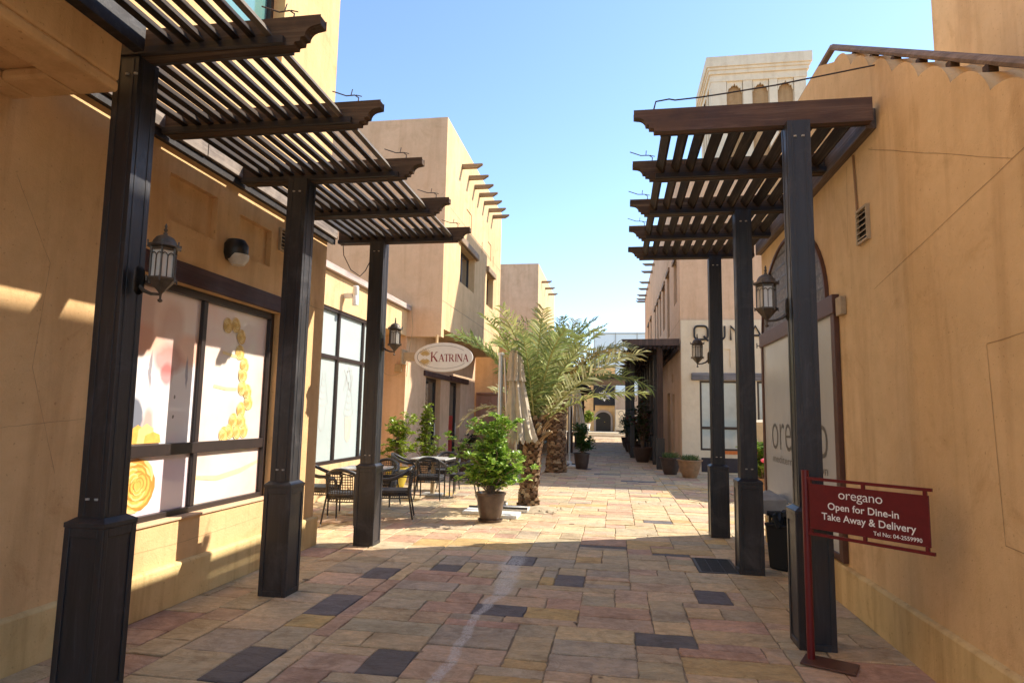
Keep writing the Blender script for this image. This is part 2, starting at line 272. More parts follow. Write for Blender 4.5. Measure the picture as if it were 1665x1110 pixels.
# ------------------------------------------------------------------ mesh builder
WORLD = {}
class MB:
    def __init__(s): s.v = []; s.f = []; s.c = []; s.col = None
    def add(s, vs, fs):
        o = len(s.v); s.v += [tuple(q) for q in vs]
        for f in fs: s.f.append(tuple(o+i for i in f)); s.c.append(s.col)
        return s
    def box(s, x0, x1, y0, y1, z0, z1):
        if x0 > x1: x0, x1 = x1, x0
        if y0 > y1: y0, y1 = y1, y0
        if z0 > z1: z0, z1 = z1, z0
        return s.add([(x0, y0, z0), (x1, y0, z0), (x1, y1, z0), (x0, y1, z0), (x0, y0, z1), (x1, y0, z1), (x1, y1, z1), (x0, y1, z1)],
                     [(0, 3, 2, 1), (4, 5, 6, 7), (0, 1, 5, 4), (1, 2, 6, 5), (2, 3, 7, 6), (3, 0, 4, 7)])
    def frame(s, o, u, v, n, u0, u1, v0, v1, t):
        "box in a local frame"
        o, u, v, n = Vector(o), Vector(u), Vector(v), Vector(n)
        P = lambda a, b, c: o+u*a+v*b+n*c
        return s.add([P(u0, v0, 0), P(u1, v0, 0), P(u1, v1, 0), P(u0, v1, 0), P(u0, v0, t), P(u1, v0, t), P(u1, v1, t), P(u0, v1, t)],
                     [(0, 3, 2, 1), (4, 5, 6, 7), (0, 1, 5, 4), (1, 2, 6, 5), (2, 3, 7, 6), (3, 0, 4, 7)])
    def prism(s, poly, axis, a, b):
        "poly in the other two axes; axis x: (y,z); y: (x,z); z: (x,y)"
        def P(q, t): return {'x': (t, q[0], q[1]), 'y': (q[0], t, q[1]), 'z': (q[0], q[1], t)}[axis]
        k = len(poly)
        return s.add([P(q, a) for q in poly]+[P(q, b) for q in poly], [tuple(range(k)), tuple(range(2*k-1, k-1, -1))]+[(i, (i+1) % k, k+(i+1) % k, k+i) for i in range(k)])
    def polyf(s, o, u, v, pts, n=None, t=0.0):
        o, u, v = Vector(o), Vector(u), Vector(v)
        vs = [o+u*a+v*b for a, b in pts]
        if not t: return s.add(vs, [tuple(range(len(vs)))])
        n = Vector(n)*t; k = len(vs)
        return s.add(vs+[q+n for q in vs], [tuple(range(k)), tuple(range(2*k-1, k-1, -1))]+[(i, (i+1) % k, k+(i+1) % k, k+i) for i in range(k)])
    def tube(s, pts, r, n=8, cap=True, flat=1.0):
        pts = [Vector(q) for q in pts]; rs = r if isinstance(r, (list, tuple)) else [r]*len(pts)
        o = len(s.v); prev = None
        for i, q in enumerate(pts):
            d = (pts[min(i+1, len(pts)-1)]-pts[max(i-1, 0)]).normalized()
            if prev is None:
                a = d.orthogonal().normalized()
                if abs(d.z) < 0.9: a = d.cross(Vector((0, 0, 1))).normalized()
            else: a = (prev-d*prev.dot(d)).normalized()
            prev = a; b = d.cross(a)
            for k in range(n):
                t = 2*PI*k/n; s.v.append(tuple(q+(a*math.cos(t)+b*math.sin(t)*flat)*rs[i]))
        for i in range(len(pts)-1):
            for k in range(n):
                s.f.append((o+i*n+k, o+i*n+(k+1) % n, o+(i+1)*n+(k+1) % n, o+(i+1)*n+k)); s.c.append(s.col)
        if cap:
            s.f.append(tuple(o+k for k in range(n-1, -1, -1))); s.c.append(s.col)
            s.f.append(tuple(o+(len(pts)-1)*n+k for k in range(n))); s.c.append(s.col)
        return s
    def lathe(s, prof, c=(0, 0, 0), n=24, fold=None, top=True):
        o = len(s.v)
        for i, (r, z) in enumerate(prof):
            for k in range(n):
                t = 2*PI*k/n; rr = r*(1+(fold(i, t) if fold else 0)); s.v.append((c[0]+rr*math.cos(t), c[1]+rr*math.sin(t), c[2]+z))
        for i in range(len(prof)-1):
            for k in range(n):
                s.f.append((o+i*n+k, o+i*n+(k+1) % n, o+(i+1)*n+(k+1) % n, o+(i+1)*n+k)); s.c.append(s.col)
        if top:
            s.f.append(tuple(o+k for k in range(n-1, -1, -1))); s.c.append(s.col)
            s.f.append(tuple(o+(len(prof)-1)*n+k for k in range(n))); s.c.append(s.col)
        return s
    def build(s, name, mat, parent=None, smooth=False, bevel=0.0, seg=2):
        off = Vector((0, 0, 0))
        if parent is not None: off = WORLD.get(parent.name, Vector((0, 0, 0)))
        me = bpy.data.meshes.new(name); me.from_pydata([(a-off.x, b-off.y, c-off.z) for a, b, c in s.v], [], s.f)
        me.materials.append(MATS[mat])
        if any(c is not None for c in s.c):
            at = me.attributes.new('tint', 'FLOAT_COLOR', 'CORNER')
            data = []
            for f, c in zip(s.f, s.c):
                c = c or (0.5, 0.5, 0.5); data += [c[0], c[1], c[2], 1.0]*len(f)
            at.data.foreach_set('color', data)
        if smooth:
            me.polygons.foreach_set('use_smooth', [True]*len(me.polygons))
            try: me.set_sharp_from_angle(angle=R_(40))
            except Exception: pass
        me.update()
        o = bpy.data.objects.new(name, me); COL.objects.link(o)
        if parent is not None: o.parent = parent
        WORLD[o.name] = off
        if bevel:
            b = o.modifiers.new('bevel', 'BEVEL'); b.width = bevel; b.segments = seg; b.limit_method = 'ANGLE'
        return o
def tag(o, label=None, cat=None, group=None, kind=None):
    if label: o['label'] = label
    if cat: o['category'] = cat
    if group: o['group'] = group
    if kind: o['kind'] = kind
    return o
def thing(name, loc, label, cat, group=None):
    o = bpy.data.objects.new(name, None); COL.objects.link(o); o.location = loc; WORLD[o.name] = Vector(loc)
    o.empty_display_size = 0.2
    return tag(o, label, cat, group)
def copy_tree(o, parent=None):
    c = o.copy(); COL.objects.link(c)
    if parent is not None: c.parent = parent
    for ch in list(o.children): copy_tree(ch, c)
    return c
def place(o, loc, rz=0.0, label=None, sc=None):
    o.location = loc; o.rotation_euler = (0, 0, rz)
    if label: o['label'] = label
    if sc: o.scale = (sc, sc, sc)
    return o
def box(name, mat, parent, x0, x1, y0, y1, z0, z1, bevel=0.0):
    return MB().box(x0, x1, y0, y1, z0, z1).build(name, mat, parent, bevel=bevel)
def skin(mb, o, u, n, u0, u1, v0, v1, holes, depth=0.35):
    """front skin of a wall: o + u*a + z*b, n outward; holes (a0,a1,b0,b1,d[,closed])"""
    o, u, n = Vector(o), Vector(u), Vector(n); z = Vector((0, 0, 1))
    P = lambda a, b, d=0: o+u*a+z*b-n*d
    us = sorted(set([u0, u1]+[h[0] for h in holes]+[h[1] for h in holes])); vs = sorted(set([v0, v1]+[h[2] for h in holes]+[h[3] for h in holes]))
    us = [a for a in us if u0 <= a <= u1]; vs = [b for b in vs if v0 <= b <= v1]
    for i in range(len(us)-1):
        for j in range(len(vs)-1):
            ca, cb = (us[i]+us[i+1])/2, (vs[j]+vs[j+1])/2
            if any(h[0] < ca < h[1] and h[2] < cb < h[3] for h in holes): continue
            mb.add([P(us[i], vs[j]), P(us[i+1], vs[j]), P(us[i+1], vs[j+1]), P(us[i], vs[j+1])], [(0, 1, 2, 3)])
    for h in holes:
        a0, a1, b0, b1, d = h[:5]
        mb.add([P(a0, b0), P(a1, b0), P(a1, b1), P(a0, b1), P(a0, b0, d), P(a1, b0, d), P(a1, b1, d), P(a0, b1, d)],
               [(0, 1, 5, 4), (1, 2, 6, 5), (2, 3, 7, 6), (3, 0, 4, 7)]+([(4, 5, 6, 7)] if len(h) > 5 and h[5] else []))
    # outer rim
    mb.add([P(u0, v0), P(u1, v0), P(u1, v1), P(u0, v1), P(u0, v0, depth), P(u1, v0, depth), P(u1, v1, depth), P(u0, v1, depth)],
           [(0, 1, 5, 4), (1, 2, 6, 5), (2, 3, 7, 6), (3, 0, 4, 7)])
def text(body, mat, parent, name, loc, u, up, size, sx=1.0, offset=0.0, ext=0.003, align='CENTER', space=1.0, width=None):
    cu = bpy.data.curves.new('txt', 'FONT'); cu.body = body; cu.size = 1.0; cu.extrude = 0.0; cu.offset = offset; cu.align_x = align; cu.space_character = space; cu.resolution_u = 4
    ob = bpy.data.objects.new('txt', cu); COL.objects.link(ob)
    dg = bpy.context.evaluated_depsgraph_get(); me = bpy.data.meshes.new_from_object(ob.evaluated_get(dg))
    u, up, loc = Vector(u).normalized(), Vector(up).normalized(), Vector(loc); nn = u.cross(up)
    if width: xs_ = [v.co.x for v in me.vertices]; sx = width/(max(xs_)-min(xs_))/size
    mb = MB(); mb.add([loc+u*v.co.x*size*sx+up*v.co.y*size+nn*ext for v in me.vertices], [tuple(q.vertices) for q in me.polygons])
    bpy.data.objects.remove(ob); bpy.data.curves.remove(cu); bpy.data.meshes.remove(me)
    return mb.build(name, mat, parent)
def ribbon(mb, pts, w, o, u, v):
    "thin flat stroke drawn on a plane"
    o, u, v = Vector(o), Vector(u), Vector(v)
    ws = w if isinstance(w, (list, tuple)) else [w]*len(pts)
    L = []
    for i, q in enumerate(pts):
        a = pts[max(i-1, 0)]; b = pts[min(i+1, len(pts)-1)]; dx, dy = b[0]-a[0], b[1]-a[1]; d = math.hypot(dx, dy) or 1
        nx, ny = -dy/d*ws[i]/2, dx/d*ws[i]/2; L.append(((q[0]+nx, q[1]+ny), (q[0]-nx, q[1]-ny)))
    for i in range(len(L)-1):
        mb.add([o+u*c[0]+v*c[1] for c in (L[i][0], L[i+1][0], L[i+1][1], L[i][1])], [(0, 1, 2, 3)])

# ================================================================== GROUND
g = MB().add([(-600, -600, -0.05), (600, -600, -0.05), (600, 900, -0.05), (-600, 900, -0.05)], [(0, 1, 2, 3)]).build('ground', 'sand'); tag(g, kind='structure')
mo = MB().add([(-7, -3, -0.012), (14, -3, -0.012), (14, 54.4, -0.012), (-7, 54.4, -0.012)], [(0, 1, 2, 3)]).build('mortar_bed', 'mortar'); tag(mo, kind='structure')
def pavement():
    mb = MB(); U = 0.15; X0, X1, Y0, Y1 = -6.6, 12.0, -1.5, 54.0
    nx, ny = int((X1-X0)/U), int((Y1-Y0)/U); occ = [[False]*ny for _ in range(nx)]
    tones = [((0.68, 0.52, 0.315), 6), ((0.66, 0.47, 0.31), 4), ((0.60, 0.385, 0.265), 2.8), ((0.59, 0.48, 0.31), 5), ((0.70, 0.53, 0.31), 4), ((0.68, 0.47, 0.21), 1.3), ((0.51, 0.42, 0.31), 1.5), ((0.125, 0.115, 0.12), 0.10)]
    W = [t[1] for t in tones]
    def slab(i, j, a, b, tone):
        for p in range(i, i+a):
            for q in range(j, j+b): occ[p][q] = True
        gp = random.uniform(0.003, 0.007); x0, x1, y0, y1 = X0+i*U+gp, X0+(i+a)*U-gp, Y0+j*U+gp, Y0+(j+b)*U-gp
        jt = lambda: random.uniform(-0.0065, 0.0065)
        k = random.uniform(0.88, 1.1); mb.col = (tone[0]*k*random.uniform(0.97, 1.03), tone[1]*k, tone[2]*k*random.uniform(0.94, 1.05))
        per = []
        for t in range(4): per.append((x0+(x1-x0)*t/4, y0))
        for t in range(4): per.append((x1, y0+(y1-y0)*t/4))
        for t in range(4): per.append((x1-(x1-x0)*t/4, y1))
        for t in range(4): per.append((x0, y1-(y1-y0)*t/4))
        cxx, cyy = (x0+x1)/2, (y0+y1)/2; h = random.uniform(-0.004, 0.004); ta, tb = random.uniform(-0.012, 0.012), random.uniform(-0.012, 0.012)
        out = [(q[0]+jt(), q[1]+jt()) for q in per]
        inn = [(q[0]+(0.006 if q[0] < cxx else -0.006), q[1]+(0.006 if q[1] < cyy else -0.006)) for q in out]
        hz = lambda q: h+(q[0]-cxx)*ta+(q[1]-cyy)*tb
        o = [(q[0], q[1], -0.02) for q in out]; m1 = [(q[0], q[1], hz(q)-0.005) for q in out]; m2 = [(q[0], q[1], hz(q)) for q in inn]
        N = 16; mb.add(o+m1+m2, [(i_, (i_+1) % N, N+(i_+1) % N, N+i_) for i_ in range(N)]+[(N+i_, N+(i_+1) % N, 2*N+(i_+1) % N, 2*N+i_) for i_ in range(N)]+[tuple(range(2*N, 3*N))])
    dark = (0.19, 0.17, 0.165)
    forced = [(-1.6, 4.08, 2, 3), (-1.2, 5.4, 3, 2), (0.2, 4.95, 3, 2), (-0.6, 6.5, 2, 3), (0.75, 6.2, 2, 3), (-1.15, 7.3, 2, 3), (0.45, 8.15, 3, 1), (-2.45, 6.3, 2, 3), (-1.9, 6.8, 2, 2),
              (-2.45, 3.85, 2, 4), (-2.55, 5.2, 2, 4), (-0.45, 8.4, 4, 1), (0.75, 13.9, 3, 1), (-0.6, 18.8, 5, 2), (0.2, 17.0, 6, 2), (0.5, 10.5, 3, 2)]
    for x, y, a, b in forced:
        i, j = int((x-X0)/U), int((y-Y0)/U)
        if all(not occ[p][q] for p in range(i, i+a) for q in range(j, j+b)): slab(i, j, a, b, dark)
    grate = (0.91, 7.36, 3, 4)
    i, j = int((grate[0]-X0)/U), int((grate[1]-Y0)/U)
    for p_ in range(i, i+3):
        for q in range(j, j+5): occ[p_][q] = True
    lanes = {int((lx-X0)/U) for lx in (-2.1, -2.85, 1.2)}
    sizes = [(4, 2), (3, 2), (3, 2), (4, 2), (2, 2), (3, 2), (4, 3), (3, 2), (2, 2), (4, 2), (3, 1), (3, 3), (2, 1), (4, 2), (2, 2)]
    for j in range(ny):
        i = 0
        while i < nx:
            if occ[i][j]: i += 1; continue
            a, b = random.choice(sizes)
            if Y0+j*U > 0 and X0+i*U < -2.1: a, b = random.choice([(3, 2), (4, 3), (2, 3), (3, 3), (3, 2)])
            w_ = 0
            while w_ < a and i+w_ < nx and not occ[i+w_][j] and not (w_ > 0 and (i+w_) in lanes): w_ += 1
            a = w_; h_ = 1
            while h_ < b and j+h_ < ny and all(not occ[p_][j+h_] for p_ in range(i, i+a)): h_ += 1
            # avoid slivers
            if a > 1 and i+a < nx and not occ[i+a][j] and i+a+1 < nx and occ[i+a+1][j] and a < 5 and (i+a) not in lanes: 
                if all(not occ[i+a][j+q] for q in range(h_)): a += 1
            slab(i, j, a, h_, random.choices([t[0] for t in tones], W)[0]); i += a
    o = mb.build('pavement', 'paving'); tag(o, kind='structure')
pavement()
gr = thing('drain_grate', (1.07, 7.72, 0), 'rusty dark drain grate with long slots let into the paving beside the middle right post', 'drain grate')
m1 = MB()
x0, x1, y0, y1 = 0.906, 1.344, 7.356, 8.094
m1.box(x0, x1, y0, y0+0.03, -0.02, 0.002).box(x0, x1, y1-0.03, y1, -0.02, 0.002).box(x0, x0+0.03, y0+0.03, y1-0.03, -0.02, 0.002).box(x1-0.03, x1, y0+0.03, y1-0.03, -0.02, 0.002)
m1.build('frame', 'grate', gr)
m1 = MB()
for k in range(19): yy = y0+0.045+k*0.035; m1.box(x0+0.03, x1-0.03, yy, yy+0.014, -0.016, -0.001)
for xx in (x0+0.14, x0+0.28): m1.box(xx, xx+0.012, y0+0.03, y1-0.03, -0.017, -0.003)
m1.build('bars', 'grate', gr)
MB().box(x0+.02, x1-.02, y0+.02, y1-.02, -0.011, -0.0105).build('pit', 'dark_void', gr)

# ================================================================== LEFT NEAR BUILDING
b1 = thing('shop_building', (-3.73, 3, 0), 'near orange stucco shop on the left with cake posters in its window', 'building')
mb = MB()
W1 = -3.73
skin(mb, (W1, 0, 0), (0, 1, 0), (1, 0, 0), -4.0, 7.62, 0, 10.6,
     [(4.1, 6.6, 0.70, 2.74, 0.15), (4.65, 5.31, 3.24, 3.65, 0.06, 1), (5.68, 6.28, 3.21, 3.61, 0.06, 1), (4.0, 6.25, 5.5, 7.4, 0.2), (1.2, 3.1, 5.6, 7.4, 0.2, 1)])
mb.box(-9, W1-0.35, -4, 7.62, 0, 10.6)
mb.build('wall', 'wall_near', b1)
def seam(parent, pts, x, w_=0.006, mat='wall_brown', name='seam'):
    m_ = MB(); P2 = []
    for (a0, b0), (a1, b1_) in zip(pts, pts[1:]):
        for q in range(14): f = q/14; P2.append((a0+(a1-a0)*f, b0+(b1_-b0)*f+random.uniform(-.003, .003)))
    P2.append(pts[-1]); ribbon(m_, P2, [w_*random.uniform(.5, 1.3) for _ in P2], (x, 0, 0), (0, 1, 0), (0, 0, 1)); return m_.build(name, mat, parent)
seam(b1, [(6.72, 2.95), (7.61, 2.95)], W1+.0015); seam(b1, [(2.0, 1.55), (3.2, 1.5), (4.0, 1.57)], W1+.0015, .003, name='hairline_crack'); seam(b1, [(3.3, 3.1), (3.6, 2.6), (3.55, 1.9), (3.8, 1.2)], W1+.0015, .003, name='hairline_crack'); seam(b1, [(7.0, 2.9), (7.05, 1.6), (6.95, .5)], W1+.0015, .003, name='hairline_crack'); seam(b1, [(4.3, .52), (5.2, .50), (6.4, .53)], W1+.0015, .003, name='hairline_crack')
mb = MB()   # bay carried over the passage
mb.box(W1, -2.98, -4, 3.22, 3.62, 10.6)
mb.box(W1, -3.57, -4, 3.22, 3.55, 3.62); mb.box(-3.25, -2.98, -4, 3.22, 3.55, 3.62); mb.box(-3.57, -3.25, 2.99, 3.22, 3.55, 3.62)
mb.build('bay', 'wall_near', b1, bevel=0.02)
mb = MB().box(W1, W1+0.05, -4, 7.66, 0, 0.33); mb.prism([(W1, 0.33), (W1+0.05, 0.33), (W1+0.035, 0.345), (W1, 0.352)], 'y', -4, 7.66)
mb.box(W1-0.4, W1, 7.62, 7.66, 0, 0.33)
mb.build('plinth', 'plinth', b1, bevel=0.004)
box('lintel', 'lintel_wood', b1, W1-0.02, W1+0.03, 4.18, 6.72, 2.742, 2.92, 0.006)
# window
FX = W1-0.15
wf = MB()
def fr(mb, x, a0, a1, b0, b1, t=0.05, d=0.06): mb.box(x, x+d, a0, a0+t, b0, b1).box(x, x+d, a1-t, a1, b0, b1).box(x, x+d, a0+t, a1-t, b0, b0+t).box(x, x+d, a0+t, a1-t, b1-t, b1)
fr(wf, FX, 4.1, 6.6, 0.70, 2.74, 0.07)
wf.box(FX, FX+0.05, 5.37, 5.43, 0.77, 1.25).box(FX, FX+0.05, 5.37, 5.43, 1.35, 2.67).box(FX, FX+0.055, 4.17, 6.53, 1.25, 1.35)
win = wf.build('window', 'frame_dark', b1, bevel=0.005)
box('sill', 'wall_tan', win, FX+.061, W1+0.018, 4.1, 6.6, 0.701, 0.722, 0.004)
box('pane', 'chef_film', win, FX-0.01, FX+0.012, 4.1, 5.40, 0.75, 2.70)
box('pane', 'cake_film', win, FX-0.01, FX+0.012, 5.40, 6.6, 0.75, 2.70)
PX_ = FX+0.0135
def fx(k): return (PX_+0.0012*k, 0, 0)
Uy, Uz = (0, 1, 0), (0, 0, 1)
def blob(mb, k, pts): mb.polyf(fx(k), Uy, Uz, pts)
def ell(cx_, cz_, a, b, n=24, rot=0, w=0.0):
    out = []
    for i in range(n):
        t = 2*PI*i/n; r = 1+w*math.sin(5*t+cx_*9); x, z = a*r*math.cos(t), b*r*math.sin(t)
        out.append((cx_+x*math.cos(rot)-z*math.sin(rot), cz_+x*math.sin(rot)+z*math.cos(rot)))
    return out
def clip(pts, y0=4.18, y1=5.36, z0=1.36, z1=2.66): return [(min(max(a, y0), y1), min(max(b, z0), z1)) for a, b in pts]
# roses
def rose(mbs, cy_, cz_, r, k0=3, seed=0, n=12):
    rnd = random.Random(seed)
    for ring, (rr, cnt) in enumerate(((1.0, 7), (0.78, 6), (0.56, 5), (0.36, 4), (0.2, 3))):
        for i in range(cnt):
            a = 2*PI*i/cnt+ring*0.7+rnd.uniform(-.2, .2); pc = (cy_+math.cos(a)*r*rr*0.45, cz_+math.sin(a)*r*rr*0.45)
            pts = ell(pc[0], pc[1], r*rr*0.5, r*rr*0.62, n, a)
            ipts = ell(pc[0]-math.cos(a)*r*rr*.07, pc[1]-math.sin(a)*r*rr*.07, r*rr*0.44, r*rr*0.55, n, a)
            cl = lambda q: [(min(max(x_, 4.18), 6.52), z_) for x_, z_ in q]
            mbs[(ring+i) % 2].polyf((PX_+0.0004*(k0+ring*8+i*1.0), 0, 0), Uy, Uz, cl(pts)); mbs[2].polyf((PX_+0.0004*(k0+ring*8+i+0.5), 0, 0), Uy, Uz, cl(ipts))
mbs = [MB(), MB(), MB()]
rose(mbs, 4.72, 1.02, 0.235, 6, 1)
for q in mbs: q.v = [(a, b, min(max(c, 0.775), 1.245)) for a, b, c in q.v]
mbs[0].build('poster_rose', 'rose_dark', win); mbs[1].build('poster_rose', 'rose_light', win); mbs[2].build('poster_rose', 'rose_yellow', win)
mbs = [MB(), MB(), MB()]
for i, (a, dz) in enumerate(((4.36, 0.10), (4.46, 0.13), (4.57, 0.12), (4.68, 0.16), (4.78, 0.17), (4.86, 0.10))):
    mbs[1+i % 2].polyf((PX_+0.0004*(18+i), 0, 0), Uy, Uz, clip([(a-0.1, 1.355), (a-0.09, 1.355+dz*.7), (a, 1.355+dz), (a+0.08, 1.355+dz*.75), (a+0.1, 1.355)]))
mbs[1].build('poster_petals', 'rose_light', win); mbs[2].build('poster_petals', 'rose_yellow', win)
mbs = [MB(), MB(), MB()]
RP = [(780, 460), (840, 465), (880, 520), (870, 600), (900, 670), (885, 720), (880, 790), (915, 810), (920, 870), (870, 900), (820, 950), (870, 960), (750, 1035), (790, 1010), (840, 1030), (885, 1020), (810, 480), (860, 480), (878, 560), (890, 640), (895, 760), (840, 905), (900, 930), (905, 975)]
ROSES = [(5.806, 2.496), (5.943, 2.518), (6.048, 2.409), (6.045, 2.246), (6.14, 2.119), (6.12, 2.018), (6.13, 1.88), (6.223, 1.846), (6.255, 1.73), (6.132, 1.656), (6.012, 1.54), (6.145, 1.54), (5.86, 1.405), (5.955, 1.435), (6.079, 1.43), (6.2, 1.44)]
for i, (a, b) in enumerate(ROSES): rose(mbs, a, b, 0.085, 4+(i % 3)*2, 10+i, 10)
mbs[0].build('poster_flowers', 'petal_dark', win); mbs[1].build('poster_flowers', 'petal_light', win); mbs[2].build('poster_flowers', 'petal_yellow', win)
mb = MB()
for z_, y_ in ((2.2, 5.75), (1.86, 5.65)): q_ = MB(); ribbon(q_, [(y_, z_+0.02), (y_+0.2, z_), (y_+0.38, z_+0.005)], 0.03, fx(2), Uy, Uz); q_.build('poster_icing', 'petal_light', win)
ribbon(mb, [(5.45, 1.02), (5.8, 0.985), (6.2, 1.03), (6.5, 1.10)], [0.03, 0.05, 0.05, 0.03], fx(2), Uy, Uz)
mb.build('poster_icing', 'petal_light', win)
# upper window
wf = MB(); fr(wf, W1-0.2, 4.0, 6.25, 5.5, 7.4, 0.06); wf.box(W1-0.2, W1-0.15, 5.1, 5.15, 5.56, 7.34)
uw = wf.build('window', 'frame_dark', b1); box('pane', 'green_glass', uw, W1-0.22, W1-0.19, 4.0, 6.25, 5.5, 7.4)

t = thing('bulkhead_lamp', (W1, 5.54, 3.15), 'black half-hooded bulkhead lamp with white glass on the left wall above the lintel', 'wall lamp')
MB().lathe([(0.02, -0.11), (0.09, -0.1), (0.115, -0.04), (0.115, 0.05), (0.08, 0.1), (0.02, 0.11)], (W1+0.07, 5.54, 3.2), 20).build('hood', 'black_metal', t, True)
MB().lathe([(0.0, -0.125), (0.06, -0.12), (0.095, -0.07), (0.1, -0.02)], (W1+0.10, 5.54, 3.17), 20).build('glass', 'lantern_glass', t, True)
def vent(loc, n_, label, w_, h_, name='wall_vent'):
    t = thing(name, loc, label, 'vent')
    x, y, z = loc; d = 0.05*n_
    m = MB(); m.box(x, x+d*0.6, y-w_/2, y+w_/2, z-h_/2, z-h_/2+0.02).box(x, x+d*0.6, y-w_/2, y+w_/2, z+h_/2-0.02, z+h_/2).box(x, x+d*0.6, y-w_/2, y-w_/2+.02, z-h_/2+.02, z+h_/2-.02).box(x, x+d*0.6, y+w_/2-.02, y+w_/2, z-h_/2+.02, z+h_/2-.02)
    m.build('frame', 'vent_tan', t)
    box('backing', 'dark_void', t, x, x+d*0.1, y-w_/2+.02, y+w_/2-.02, z-h_/2+.02, z+h_/2-.02)
    for k in range(5):
        zz = z-h_/2+0.035+k*(h_-0.05)/5
        MB().prism([(x+d*.1, zz+0.02), (x+d*0.6, zz), (x+d*.6, zz+.008), (x+d*.1, zz+.03)], 'y', y-w_/2+.02, y+w_/2-.02).build('louvre', 'vent_tan', t)
vent((W1, 6.55, 3.57), 1, 'small tan louvred vent on the left wall just behind the second left post', 0.26, 0.26)

